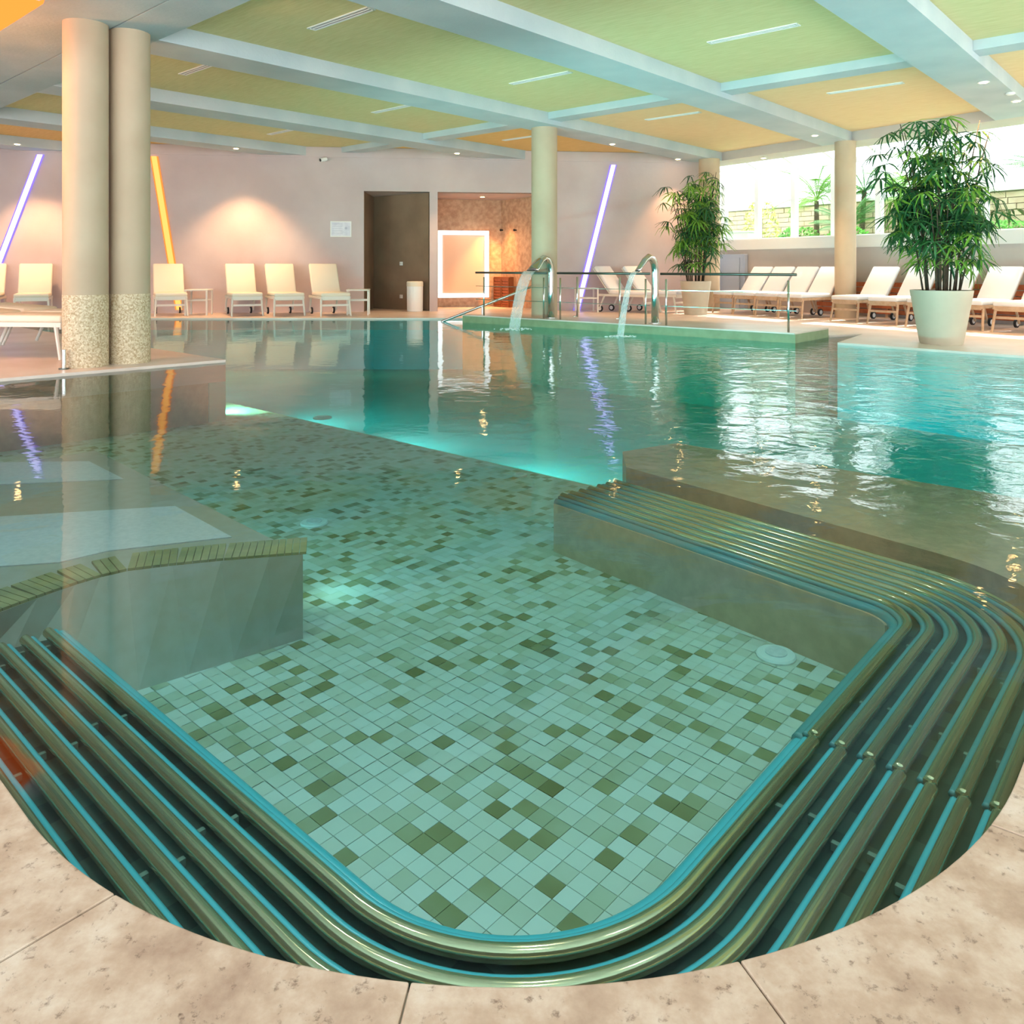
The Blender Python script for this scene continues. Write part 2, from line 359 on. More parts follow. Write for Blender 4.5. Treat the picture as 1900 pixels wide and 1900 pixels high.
# left wall, closes the hall outside the frame
strip('wall_left', (-16.5,17.1), (-16.5,-3), -.3, 4.2, M['wall'], th=.2).__setitem__('kind', 'structure')

# ------------------------------------------------------------------ window wall
ww = empty('wall_window'); tag(ww, kind='structure')
S0, S1 = -7.2, 16
obj('low_wall', prism(NB(), [HW(S0,.87),HW(S1,.87),HW(S1,1.07),HW(S0,1.07)], -.3, 1.53), M['wall_low'], ww)
obj('window_sill', prism(NB(), [HW(S0,.82),HW(S1,.82),HW(S1,1.62),HW(S0,1.62)], 1.53, 1.79), M['white'], ww)
WO = 1.5; mull = [-3.72+1.12*k for k in range(-3, 18)]
for i, (s0, s1) in enumerate(zip(mull, mull[1:])):
    wn = empty('window_%d' % (i+1), v3(HW(s0, WO), 1.79)); tag(wn, kind='structure')
    inv = Matrix.Translation(-v3(HW(s0, WO), 1.79))
    def wp(name, bm, m):
        o = obj(name, bm, m); o.parent = wn; o.matrix_parent_inverse = inv; return o
    def hb_(a, c, o0, o1, z0, z1): return prism(NB(), [HW(a,o0),HW(c,o0),HW(c,o1),HW(a,o1)], z0, z1)
    wp('mullion', hb_(s0-.065, s0+.065, WO-.06, WO+.08, 1.79, 3.66), M['white'])
    wp('bottom_rail', hb_(s0+.066, s1-.066, WO-.03, WO+.05, 1.79, 1.84), M['white'])
    wp('top_rail', hb_(s0+.066, s1-.066, WO-.03, WO+.05, 3.50, 3.62), M['white'])
    wp('glass_pane', hb_(s0+.066, s1-.066, WO, WO+.012, 1.84, 3.50), M['glass'])
    rb = NB(); sweep(rb, [v3(HW(s0,.9), 3.86), v3(HW(s0,WO+.02), 3.62)], [(.045,.05)]*2, n=4); wp('rafter', rb, M['white'])
    gb = NB(); a = [v3(HW(s0+.05,.88), 3.88), v3(HW(s1-.05,.88), 3.88), v3(HW(s1-.05,WO), 3.66), v3(HW(s0+.05,WO), 3.66)]
    vs = [gb.verts.new(p) for p in a]+[gb.verts.new(p+Vector((0,0,.012))) for p in a]
    for f in ((0,1,2,3),(7,6,5,4),(0,4,5,1),(1,5,6,2),(2,6,7,3),(3,7,4,0)): gb.faces.new([vs[q] for q in f])
    wp('roof_pane', gb, M['glass'])

# ------------------------------------------------------------------ pool outline
CA = Vector((0,2.58)); RA = 1.41
def arc(c, r, a0, a1, n): return [c+Vector((math.cos(a0+(a1-a0)*i/n), math.sin(a0+(a1-a0)*i/n)))*r for i in range(n+1)]
aR = math.atan2(-.667,.745); aL = math.atan2(-.745,-.667)        # arc ends: right one tangent to A, left one to B
front = arc(CA, RA, aL, aR, 48)                                   # left -> bottom -> right
RP = Vector((7.11,8.41)); LP = Vector((-6.22,6.26)); TIP = Vector((-3.3,9.07))
e0 = Vector((-.98,15.6)); e1 = Vector((4.06,11.28))
far_l = Vector((-11.5,16.45))
DC = Vector((4.6,11.12)); CH = Vector((5.6,12.55)); pe1 = e1+A*1.3
# decks
fl = empty('floor'); tag(fl, kind='structure')
DB = -.22
obj('deck', prism(NB(), [LP, TIP, TIP+B*10.5, Vector((-16.4,15.5)), Vector((-16.4,2)), LP-A*1.0+Vector((-1,0))], DB, DZ), M['deck'], fl)
back = [far_l, Vector((-.75,16.45)), e0+A*1.1, pe1+Vector((.03,.05)), CH, DC, RP, HW(13,.86), HW(S0+.3,.86), wallPX(WX)+Vector((0,.3)), Vector((1.2,21.6)), Vector((-4.2,21.6)), Vector((-16.4,17.2))]
obj('deck', prism(NB(), back[:1]+back[1:], DB, DZ), M['deck'], fl)
# coping stones round the near end: joints measured in the photograph
def radial(p): return (p-CA).normalized()
cop_line = [front[0]+B*7.09*(1-i/18) for i in range(18)] + front + [front[-1]+A*9.05*(i/22) for i in range(1,23)]
def nearest(p): return min(range(len(cop_line)), key=lambda i: (cop_line[i]-p).length)
joints = [(U(219,1660,DZ),U(0,1790,DZ)), (U(765,1840,DZ),U(750,1900,DZ)), (U(1392,1795,DZ),U(1470,1900,DZ)), (U(1820,1530,DZ),U(1900,1560,DZ))]
def jline(a, c): d = (c-a).normalized(); return a, d
def offset_line(i, w):                                            # outward neighbour of a coping point
    a, c = cop_line[max(i-1,0)], cop_line[min(i+1,len(cop_line)-1)]; t = (c-a).normalized(); return cop_line[i]+Vector((t.y,-t.x))*w
cuts = [0, 6, 12] + [nearest(a) for a, _ in joints] + []
n_front = 18+len(front)
cuts += [n_front+4, n_front+10, n_front+16, len(cop_line)-1]
dirs = {nearest(a): (c-a).normalized() for a, c in joints}
CW = 1.3
for i0, i1 in zip(cuts, cuts[1:]):
    def edge_pt(i, w):
        p = cop_line[i]
        if i in dirs: return p+dirs[i]*w
        return offset_line(i, w)
    inner = [cop_line[i] for i in range(i0, i1+1)]
    tA = (inner[1]-inner[0]).normalized()*.0013; tB = (inner[-1]-inner[-2]).normalized()*.0013
    outer = [edge_pt(i0, CW)] + [offset_line(i, CW) for i in range(i0+1, i1)] + [edge_pt(i1, CW)]
    if i1-i0 > 8 and (i0 in dirs or i1 in dirs): outer = [edge_pt(i0, CW), (edge_pt(i0,CW)+edge_pt(i1,CW))/2+((edge_pt(i0,CW)+edge_pt(i1,CW))/2-CA).normalized()*.3, edge_pt(i1, CW)]
    inner[0] = inner[0]+tA; inner[-1] = inner[-1]-tB; outer[0] = outer[0]+tA*1.6; outer[-1] = outer[-1]-tB*1.6
    b = NB(); prism(b, inner+outer[::-1], -.03, DZ); o = obj('coping_stone', b, M['travertine'], fl)
    md = o.modifiers.new('edge', 'BEVEL'); md.width = .003; md.segments = 2; md.limit_method = 'ANGLE'
gb = NB(); ring = cop_line + [offset_line(i, CW+.02) for i in range(len(cop_line)-1,-1,-1)]
inn = [p+(offset_line(i,1)-p)*.012 for i, p in enumerate(cop_line)]
for i in range(len(cop_line)-1):
    q = [inn[i], inn[i+1], offset_line(i+1,1.2), offset_line(i,1.2)]
    try: gb.faces.new([gb.verts.new(v3(p, DZ-.006)) for p in q])
    except ValueError: pass
obj('joint_grout', gb, M['grout'], fl)

# ------------------------------------------------------------------ pool basin
pb = empty('pool_basin'); tag(pb, kind='structure')
ZF, ZB, ZD = -.67, -.32, -1.05
def curtain(name, pts, z0, z1, m, closed=False, th=.05, side=1):
    b = NB(); n = len(pts)
    for i in range(n-1+closed):
        p, q = pts[i], pts[(i+1)%n]; nn = Vector((-(q-p).y,(q-p).x)).normalized()*th*side
        prism(b, [p, q, q+nn, p+nn], z0, z1)
    bmesh.ops.remove_doubles(b, verts=b.verts, dist=1e-5)
    return obj(name, b, m, pb)
curtain('near_wall', cop_line, ZD, -.031, M['block2'], side=-1)
curtain('side_wall', [LP, TIP], ZD, DB, M['block2'], side=1, th=.2)
curtain('side_wall', [TIP, TIP+B*10.5], ZD, DB, M['pool_deep'], side=1, th=.2)
curtain('far_wall', [far_l+Vector((0,.05)), Vector((-.75,16.5)), e0+A*.3], ZD, DB, M['pool_deep'], side=1)
curtain('far_wall', [e1+A*1.3, CH, DC, RP], ZD, DB, M['pool_deep'], side=1)
# shallow floor: mosaic; it ends on a line along B, beyond it the pool drops
DROP = Vector((.655,6.38))
shal = [DROP-B*6.2, DROP+B*9.5, Vector((-7.4,7.6)), Vector((-6.6,5.4)), Vector((-1.5,1.4)), Vector((0,.9)), Vector((1.6,1.4)), Vector((6.4,6.6))]
obj('shallow_bed', prism(NB(), [DROP-B*6.9, DROP+B*9.0, DROP+B*9.0-A*9, DROP-B*6.9-A*9], ZD, ZF-.004), mat('pale_grout', (214,220,200), .8), pb)
obj('deep_floor', prism(NB(), [Vector((-16,1)),Vector((12,1)),Vector((12,18)),Vector((-16,18))], ZD-.1, ZD), M['pool_deep'], pb)
# mosaic tiles of the shallow floor
CS = .066
me_t = bpy.data.meshes.new('mosaic_tile'); tb = NB()
h = CS/2-.0012
vs = [tb.verts.new((sx*h, sy*h, 0)) for sx, sy in ((-1,-1),(1,-1),(1,1),(-1,1))]+[tb.verts.new((sx*h, sy*h, -.011)) for sx, sy in ((-1,-1),(1,-1),(1,1),(-1,1))]
tb.faces.new(vs[:4]); tb.faces.new(vs[4:][::-1])
for i in range(4): tb.faces.new((vs[i],vs[i+4],vs[(i+1)%4+4],vs[(i+1)%4]))
bmesh.ops.recalc_face_normals(tb, faces=tb.faces); tb.to_mesh(me_t); tb.free(); me_t.materials.append(M['mosaic'])
cells = []
u_d = DROP.dot(A)
for iu in range(-10, int(u_d/CS)+1):
    for iv in range(-60, 130):
        p = W((iu+.5)*CS, (iv+.5)*CS)
        if (iu+1)*CS > u_d or p.y < 1.2 or abs(p.x) > .70*p.y: continue
        cells.append((p.length, p))
cells.sort(key=lambda c: c[0])
vis = [c for c in cells if c[1].y > 1.95 and abs(c[1].x) < 1.4*(c[1].y-1.6)]
near = set(id(c) for c in vis[:300])
angA = math.atan2(A.y, A.x); st = NB()
rr = random.Random(3)
for c in cells:
    p = c[1]; dz = rr.uniform(-.0007,.0007)
    if id(c) in near:
        o = link('mosaic_tile', me_t, pb); o.location = (p.x,p.y,ZF+dz); o.rotation_euler = (0,0,angA)
    else:
        q = [p+A*sx*h+B*sy*h for sx, sy in ((-1,-1),(1,-1),(1,1),(-1,1))]
        st.faces.new([st.verts.new(v3(k, ZF+dz)) for k in q])
tag(obj('mosaic_field', st, M['mosaic'], pb), kind='stuff')
# water
wt = obj('pool_water', prism(NB(), [Vector((-12,1.0)),Vector((-6,1.0)),Vector((0,1.12)),Vector((7.7,1.0)),Vector((7.7,8.6)),Vector((5.95,13)),Vector((0,16.8)),Vector((-12,16.8))], -1.5, 0), M['water'])
tag(wt, 'clear turquoise pool water, calm on the left and rippled on the right', 'water', kind='stuff')

# ------------------------------------------------------------------ tubular bubble bench along the near end
bench = empty('bubble_bench', (0,2.0,ZB)); tag(bench, 'submerged bench of parallel rounded tubes curving round the near end of the pool', 'pool bench')
binv = Matrix.Translation((0,-2.0,-ZB))
def bpart(name, bm, m, par=bench, inv=binv, **k):
    o = obj(name, bm, m, **k); o.parent = par; o.matrix_parent_inverse = inv; return o
C1 = Vector((.0475,1.447)); C2 = Vector((1.652,3.273)); E1 = Vector((.307,4.93)); L0 = C1+B*2.5
far_dir = (E1-C2).normalized()
def fillet(p, c, q, r, n=14):
    d0 = (p-c).normalized(); d1 = (q-c).normalized(); ang = math.acos(max(-1,min(1,d0.dot(d1)))); t = r/math.tan(ang/2)
    cen = c+(d0+d1).normalized()*(r/math.sin(ang/2)); a0 = c+d0*t; a1 = c+d1*t
    th0 = math.atan2(a0.y-cen.y,a0.x-cen.x); th1 = math.atan2(a1.y-cen.y,a1.x-cen.x)
    dth = (th1-th0+math.pi)%(2*math.pi)-math.pi
    return [cen+Vector((math.cos(th0+dth*i/n),math.sin(th0+dth*i/n)))*r for i in range(n+1)]
def off_curve(o):
    nl = -A*o; nr = Vector((.745,-.667))*o; nf = Vector((-far_dir.y,far_dir.x)); nf = (nf if nf.dot(Vector((1,1)))>0 else -nf)*o
    # corner of offset lines
    def inter(p, d, q, e):
        cr = d.x*e.y-d.y*e.x; t = ((q-p).x*e.y-(q-p).y*e.x)/cr; return p+d*t
    c1 = inter(C1+nl, B, C1+nr, A); c2 = inter(C1+nr, A, C2+nf, far_dir)
    a = L0+nl; z = E1+nf*1.0+far_dir*(-.0)
    return a, c1, c2, z
TP = .081
tubes = []
def densify(p, q, st):
    n = max(1, int((q-p).length/st)); return [p+(q-p)*i/n for i in range(n)]
for k in range(-1, 7):
    o = TP*k+.02 if k >= 0 else -.026
    a, c1, c2, z = off_curve(o)
    f1 = fillet(a, c1, c2, .54+o*.95, 24); f2 = fillet(c1, c2, z, .20+o, 16)
    gp = c1+(Vector((.93,2.39))-C1).dot(A)*A + A*(-.0)   # gap where two runs of tube meet
    gp = f1[-1]+A*((Vector((.93,2.39))-f1[-1]).dot(A)); gp0 = gp-A*.012; gp1 = gp+A*.012
    zc = ZB-.02+rr.uniform(-.001,.001) if k >= 0 else ZB-.052
    run1 = densify(a, f1[0], .3)+f1+densify(f1[-1], gp0, .3)[1:]+[gp0]
    run2 = densify(gp1, f2[0], .3)+f2+densify(f2[-1], z, .3)[1:]+[z]
    run2 = [p+(Vector((-.745,.667))*.010 if i < 999 else 0) for i, p in enumerate(run2)]
    run1 = [run1[0], run1[0].lerp(run1[1],.01)]+run1[1:-1]+[run1[-1].lerp(run1[-2],.02), run1[-1]]
    run2 = [run2[0], run2[0].lerp(run2[1],.02)]+run2[1:]
    for rn in (run1, run2):
        b = NB(); sweep(b, [v3(p, zc) for p in rn], .019 if k >= 0 else .024, n=12); to = bpart('bench_tube', b, M['bench_tube'] if k >= 0 else M['bench_fringe'] if rn is run1 else M['bench_fringe_dark'], smooth=True)
        if k >= 0:                                        # refraction fringe painted as a thin turquoise strip beside each tube
            b = NB(); fringe = []
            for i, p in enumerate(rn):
                t_ = (rn[min(i+1,len(rn)-1)]-rn[max(i-1,0)]).normalized(); fringe.append(v3(p+Vector((-t_.y,t_.x))*.025, zc-.006))
            sweep(b, fringe, .011, n=8); bpart('refraction_fringe', b, M['bench_fringe'] if rn is run1 else M['bench_fringe_dark'], smooth=True)
        else: to['label'] = 'lowest tube coloured like the turquoise refraction fringe'
    if k > 0: tubes.append((prev, run1, run2))
    prev = run1
# support brackets between the tubes
def arm_pt(base, d, t, o, n): return base+d*t+n*o
for (base, d, n, ts) in ((C1, A, Vector((.745,-.667)), (.95,1.62,2.15)), (C1, B, -A, (1.0,1.7,2.4))):
    for t in ts:
        for k in range(6):
            b = NB(); p = arm_pt(base, d, t+(k%2)*.04-k*.02, TP*(k+.5)+.02, n)
            box(b, v3(p, ZB-.04), (.014,.034,.02), rz=math.atan2(n.y,n.x)+math.pi/2); bpart('bracket', b, M['bracket'])
# bench bed (dark mosaic) under the tubes
a, c1, c2, z = off_curve(-.05)
inner = [a]+fillet(a,c1,c2,.46,18)+fillet(c1,c2,z,.17,10)+[z]
b = NB()
outer_pts = [z+Vector((.35,.45)), Vector((1.4,5.2)), Vector((3.6,4.6)), front[-1]+A*3.1, front[-1]]+front[::-1][1:]+[front[0]+B*1.85]
poly = inner+outer_pts
prism(b, poly, ZF-.01, ZB-.055); bmesh.ops.triangulate(b, faces=[f for f in b.faces if len(f.verts) > 4])
bpart('bench_bed', b, M['bench_dark'])
# far arm riser gets the brown mosaic: a thin facing in front of it
b = NB(); p0 = fillet(c1,c2,z,.17,10); fac = p0[4:]+[z]
for p, q in zip(fac, fac[1:]):
    nn = Vector((-(q-p).y,(q-p).x)).normalized()*.012
    prism(b, [p+nn*.1, q+nn*.1, q+nn, p+nn], ZF, ZB-.054)
bpart('riser_facing', b, M['block2'])
# brown block behind the far arm
zk = -.26
oc = off_curve(TP*7+.01); f7 = fillet(oc[1],oc[2],oc[3],.20+TP*7,16)
blk = [U(1155,838,zk), U(1255,822,zk), U(1900,925,zk), U(1255,822,zk)-B*2.7, front[-1]+A*2.6, front[-1]+A*1.5]
ff = [p for p in f7 if (p-C2).length < 3]
blk += ff[2:] + [oc[3]+Vector((.02,.05))]
b = NB(); prism(b, blk, ZF, zk); bmesh.ops.triangulate(b, faces=[f for f in b.faces if len(f.verts) > 4])
ob = obj('submerged_ledge', b, M['block2']); tag(ob, 'brown tiled ledge under water behind the curved bench of tubes', 'pool ledge')

# ------------------------------------------------------------------ left submerged lounge block
zl = -.27
lt = empty('lounge_block', (-2,4.5,zl)); tag(lt, 'flat submerged lounging block with white inlays at the left of the pool', 'pool ledge')
linv = Matrix.Translation((2,-4.5,-zl))
top = [(562,1029),(500,1034),(410,1041),(320,1050),(237,1060),(185,1072),(139,1086),(70,1110),(0,1136)]
topw = [U(x,y,zl) for x, y in top]+[Vector((-2.25,2.75))]
c0 = U(562,1029,zl); c3 = U(177,836,zl)
botw = [Vector((-.995,3.745))+(Vector((-1.507,3.33))-Vector((-.995,3.745)))*t for t in (0,.25,.5,.8,1.1,1.35,1.6,2.0,2.4,2.9)]
b = NB()
tv = [b.verts.new(v3(p, zl)) for p in topw]+[b.verts.new(v3(p, zl)) for p in (c3-A*1.79, c3)]
bv = [b.verts.new(v3(p, ZF)) for p in botw]+[b.verts.new(v3(p, ZF)) for p in (c3-A*1.79, c3)]
b.faces.new(tv); n = len(tv)
for i in range(n): b.faces.new((tv[i],tv[(i+1)%n],bv[(i+1)%n],bv[i]))
bmesh.ops.triangulate(b, faces=[f for f in b.faces if len(f.verts) > 4])
bpart('block_body', b, M['block'], lt, linv)
for q in (((0,970),(325,938),(430,995),(200,1021),(110,1042),(0,1066)), ((0,860),(165,855),(230,888),(0,906)), ((150,797),(255,773),(262,780),(180,800))):
    if len(q) == 4 and q[0][0] == 150: continue
    pts = [U(x,y,zl+.008) for x, y in q]; pts = [p if x else p+Vector((-.5,.02)) for p, (x, y) in zip(pts, q)]
    b = NB(); prism(b, pts, zl-.01, zl+.006); bpart('white_inlay', b, M['inlay'], lt, linv)
# narrow edge tiles along the wavy front edge
def walk(pts, step):
    out = []; acc = 0
    for p, q in zip(pts, pts[1:]):
        L = (q-p).length; t = -acc+0
        d = (q-p)/L; s = step-acc if acc else 0
        while s < L: out.append((p+d*s, d)); s += step
        acc = (L-(s-step))
    return out
for p, d in walk(topw, .034):
    nn = Vector((d.y,-d.x)); nn = nn if nn.y > 0 else -nn
    b = NB(); c = p+nn*.105; box(b, v3(c, zl+.006), (.0305,.205,.012), rz=math.atan2(d.y,d.x)); bpart('edge_tile', b, M['edge_tile'], lt, linv)
# nozzles on the pool floor
gnoz = 'round white nozzles in the pool floor'
for i, (px, py, zz, r, lab) in enumerate(((1440,1218,ZF,.088,'large round white nozzle on the pool floor nearest the curved bench'),
        (583,972,ZF,.095,'round white nozzle on the pool floor beside the lounging block'),
        (965,883,ZF,.06,'small round white nozzle in the middle of the pool floor'),
        (598,776,ZF,.11,'faint round white nozzle on the pool floor farthest away'))):
    p = U(px,py,zz); nz = empty('floor_nozzle', v3(p, zz)); tag(nz, lab, 'nozzle', gnoz)
    b = NB(); lathe(b, [(r*.98,0),(r,.008),(r*.93,.016),(r*.5,.018),(.001,.018)], n=28); obj('cap', b, M['glass_disc'], nz, smooth=False)
    b = NB(); lathe(b, [(r*.55,.0181),(r*.55,.024),(r*.42,.024),(.001,.022)], n=24); obj('ring', b, M['inlay'], nz)

# ------------------------------------------------------------------ platform
pl = empty('pool_platform', v3(e0, 0)); tag(pl, kind='structure')
pinv = Matrix.Translation(-v3(e0, 0))
bpart('platform_wall', prism(NB(), [e0, e1, pe1, e0+A*1.1], ZD, .13), M['green_wall'], pl, pinv)
bpart('platform_top', prism(NB(), [e0-A*.02, e1-A*.02, pe1, e0+A*1.1], .13, .15), M['deck'], pl, pinv)

# ------------------------------------------------------------------ columns
def column(px, D, r, z1, label, clad=None, dz=DZ):
    x = (px-950)/F*D; c = empty('column', (x, D, dz)); tag(c, label, 'column')
    b = NB(); lathe(b, [(r,(.8-dz) if clad else 0),(r,z1-dz)], n=48); obj('shaft', b, M['column'], c, smooth=True)
    if clad: b = NB(); lathe(b, [(r*1.012,0),(r*1.012,.8-dz)], n=48); obj('cladding', b, M['pebble'], c, smooth=True)
    for ch in c.children:
        md = ch.modifiers.new('es','EDGE_SPLIT')
    return c
column(159, 8.5, .222, zA, 'thick cream round column on the left deck, left one of the touching pair', True)
column(241, 8.83, .210, zA, 'thick cream round column on the left deck, right one of the touching pair', True)
column(1010, 14.9, .245, zA, 'cream round column behind the first water spout')
column(1568.5, 16.5, .21, zA, 'pale round column among the white loungers before the windows')
column(1316, 19.2, .25, zA, 'cream round column behind the far potted palm')

# ------------------------------------------------------------------ downlights
dl = [(32,267,'recessed ceiling spotlight at the far left above the violet light line'),(438,275,'glowing ceiling spotlight right of the paired columns'),
      (848,284,'ceiling spotlight left of the middle column'),(1136,267,'ceiling spotlight right of the middle column'),(1258,295,'ceiling spotlight above the far potted palm'),
      (1417,293,'small ceiling spotlight in the header above the windows'),(1512,251,'ceiling spotlight left of the window column top'),
      (1825,152,'brightest ceiling spotlight at the right, the nearer of two'),(1886,187,'ceiling spotlight at the right edge, the farther of two')]
def downlight(p, z, label, power, col=(1,.55,.27), spot=1.2):
    d = empty('downlight', v3(p, z)); tag(d, label, 'ceiling light', 'recessed ceiling spotlights')
    b = NB(); lathe(b, [(.075,0),(.078,-.008),(.055,-.010),(.055,-.002)], n=20); obj('trim_ring', b, M['white'], d)
    b = NB(); lathe(b, [(.05,-.0105),(.05,-.014),(.001,-.016)], n=20); obj('lens', b, M['lamp'], d)
    ld = bpy.data.lights.new('downlight_lamp','SPOT'); ld.energy = power; ld.color = col; ld.spot_size = spot; ld.spot_blend = .6; ld.shadow_soft_size = .05
    lo = bpy.data.objects.new('lamp', ld); COL.objects.link(lo); lo.parent = d; lo.location = (0,0,-.03)
for i, (x, y, lab) in enumerate(dl):
    downlight(U(x,y,zA), zA, lab, 340 if i in (0,1) else 150, spot=1.7 if i < 2 else 1.4)
downlight(U(895,365,DT), DT, 'ceiling spotlight inside the stone alcove', 60, spot=2.2)
# smoke detector
b = NB(); lathe(b, [(.06,0),(.065,-.02),(.04,-.035),(.001,-.036)], n=20)
o = obj('smoke_detector', b, M['white']); o.location = v3(U(1875,172,zA), zA); tag(o, 'flat white disc between the two right ceiling spotlights', 'detector')

# ------------------------------------------------------------------ ceiling slot vents
vent_lab = {(5.38,7.45):'long white double slot vent in the nearest green lit ceiling bay',(5.38,10.75):'slot vent in the green lit ceiling bay right of the paired columns',
 (9.06,4.2):'long white slot vent in the large green lit bay at the right',(9.06,7.55):'white slot vent in the green lit bay above the water spouts',(9.06,10.95):'slot vent in the third green lit bay, left of the middle column',
 (9.06,14.5):'small slot vent in the amber lit ceiling bay',(13.0,4.15):'faint white slot vent in the lamp lit bay at the right',(13.0,7.6):'faint white slot vent in the lamp lit bay above the violet light line',(12.98,11.3):'faint slot vent in the amber lit bay behind the middle column'}
for (u, v), lab in vent_lab.items():
    t = empty('slot_vent', v3(W(u,v), zC), math.atan2(B.y,B.x)); tag(t, lab, 'vent', 'slot vents in the ceiling bays')
    L = 1.12
    b = NB()
    for y in (-.05,.05): box(b, (0,y,-.006), (L,.022,.012))
    for x in (-L/2,L/2): box(b, (x,0,-.006), (.03,.12,.012))
    box(b, (0,0,-.006), (L,.016,.012)); obj('frame', b, M['white'], t)
    for y in (-.024,.024): b = NB(); box(b, (0,y,-.002), (L-.03,.028,.004)); obj('slot', b, M['dark_steel'], t)

# ------------------------------------------------------------------ light lines
def lightline(px0, py0, px1, py1, m, label, width=.17):
    def pt(px, py): D = wallD(px)-.02; return Vector(((px-950)/F*D, D, EYE+(495-py)/F*D))
    p, q = pt(px0,py0), pt(px1,py1); t = empty('light_line', q); tag(t, label, 'wall light', 'slanting light lines on the back wall')
    d = p-q; b = NB(); wv = Vector((1,.124,0)).normalized()*width/2; nv = Vector((.124,-1,0)).normalized()
    for (s, a, c2, m2, nm) in ((1,0,.012,M['violet_edge'] if m == M['purple'] else M['orange_edge'],'backing'),(.62,.012,.03,m,'diffuser')):
        b = NB(); ws = wv*s
        vs = [b.verts.new(k+nv*e) for e in (a,c2) for k in (-ws, ws, d+ws, d-ws)]
        for f in ((0,1,2,3),(7,6,5,4),(0,4,5,1),(1,5,6,2),(2,6,7,3),(3,7,4,0)): b.faces.new([vs[i] for i in f])
        obj(nm, b, m2, t)
lightline(75, 287, -33, 570, M['purple'], 'violet light line slanting down the wall at the far left')
lightline(286, 290, 333, 575, M['orange'], 'orange light line slanting down the wall beside the paired columns', .18)
lightline(1138, 306, 1070, 576, M['purple'], 'violet light line slanting down the wall right of the middle column')
b = NB(); tt = empty('amber_tube', (-4.68,7.75,zA)); sweep(b, [(.30,-.55,-.12),(-3.2,.9,-1.3)], .11, n=12); obj('diffuser', b, M['orange_red'], tt, smooth=True)
b = NB(); sweep(b, [(.36,-.575,-.059),(.30,-.55,-.08)], .112, n=12); obj('end_cap', b, M['white'], tt)
al_ = bpy.data.lights.new('lamp','POINT'); al_.energy = 90; al_.color = (1,.36,.08); al_.shadow_soft_size = .15
alo = bpy.data.objects.new('lamp', al_); COL.objects.link(alo); alo.parent = tt; alo.location = (-1.4,.1,-.9)
tag(tt, 'glowing amber light tube high in the top left corner', 'light')

# ------------------------------------------------------------------ small wall things
def onwall(px, py, back=0): D = wallD(px)+back; return Vector(((px-950)/F*D, D, EYE+(495-py)/F*D))
wang = math.atan(.124)
sg = empty('notice_board', onwall(632.5,425,-.012), wang); tag(sg, 'white notice board on the back wall left of the dark doorway', 'sign')
b = NB(); box(b, (0,0,0), (.49,.022,.37)); obj('board', b, M['white'], sg, bevel=.004)
b = NB(); box(b, (0,-.0125,0), (.44,.003,.32)); obj('print_sheet', b, mat('pale_print', (214,214,226), .6, c2=(232,232,240), nscale=9), sg)
for k in range(5):
    b = NB(); box(b, (-.08,-.0145,.12-k*.055), (.24,.002,.006)); obj('print_line', b, mat('print_grey', (186,188,204), .7), sg)
b = NB(); lathe(b, [(.03,-.002),(.03,.002)], n=16); o = obj('print_emblem', b, bpy.data.materials['print_grey'], sg); o.location = (.12,-.0145,.02); o.rotation_euler = (math.pi/2,0,0)
cmr = empty('security_camera', onwall(601,296,-.15), wang); tag(cmr, 'small white security camera high on the back wall', 'camera')
b = NB(); cyl(b, (0,.14,0), (0,0,0), .03); obj('bracket', b, M['white'], cmr)
b = NB(); cyl(b, (.06,.02,.02), (-.07,-.05,-.02), .045, n=20); obj('housing', b, M['white'], cmr, smooth=False)
b = NB(); cyl(b, (-.07,-.05,-.02), (-.085,-.058,-.025), .035, n=20); obj('lens', b, M['black'], cmr)
# trash bin
tbp = empty('waste_bin', (-2.336,18.93,DZ)); tag(tbp, 'white cylindrical waste bin in the dark doorway', 'bin')
b = NB(); lathe(b, [(.18,0),(.19,.02),(.195,.60)], n=32); obj('body', b, M['white'], tbp, smooth=False)
b = NB(); lathe(b, [(.198,.60),(.20,.61),(.20,.70),(.18,.72),(.001,.72)], n=32); obj('lid', b, M['fabric'], tbp)
# switches in the dark alcove
dv = (Vector((-1.98,18.95+.1))-Vector((-3.56,20.25))).normalized(); 
for (t, z, lab) in ((.52,1.18,'small white switch halfway up the dark alcove wall'),(.52,.36,'small white socket low on the dark alcove wall')):
    p = Vector((-3.56,20.25)).lerp(R1, t)-Vector((-dv.y,dv.x)).normalized()*(-.0)
    nrm = Vector((dv.y,-dv.x)); nrm = nrm if nrm.y < 0 else -nrm
    o = empty('wall_switch', v3(p+nrm*.02, z), math.atan2(dv.y,dv.x)); tag(o, lab, 'switch')
    b = NB(); box(b, (0,0,0), (.09,.02,.09)); obj('plate', b, M['white'], o); b = NB(); box(b, (0,-.013,0), (.05,.01,.05)); obj('button', b, M['frame_w'], o)
# lit framed panel in the stone alcove
fd = (Vector((-.29,21.35))-Vector((-1.98,20.95))).normalized(); fa = math.atan2(fd.y, fd.x)
fc = U(860,490,1.18) if False else Vector(((860-950)/F*20.85, 20.85))
fp = empty('framed_panel', v3(fc, 1.17), fa); tag(fp, 'pale panel in a bright white frame in the stone alcove', 'panel')
hw_, hh_ = .68, .88
b = NB(); box(b, (0,0,0), (2*hw_-.1,.03,2*hh_-.1)); obj('board', b, mat('blush_board', (232,204,184), .6), fp)
for (x, z, sx, sz) in ((0,hh_-.05,2*hw_,.11),(0,-hh_+.05,2*hw_,.11),(-hw_+.055,0,.11,2*hh_-.22),(hw_-.055,0,.11,2*hh_-.22)):
    b = NB(); box(b, (x,-.02,z), (sx,.05,sz)); obj('frame_bar', b, M['frame_glow'], fp)
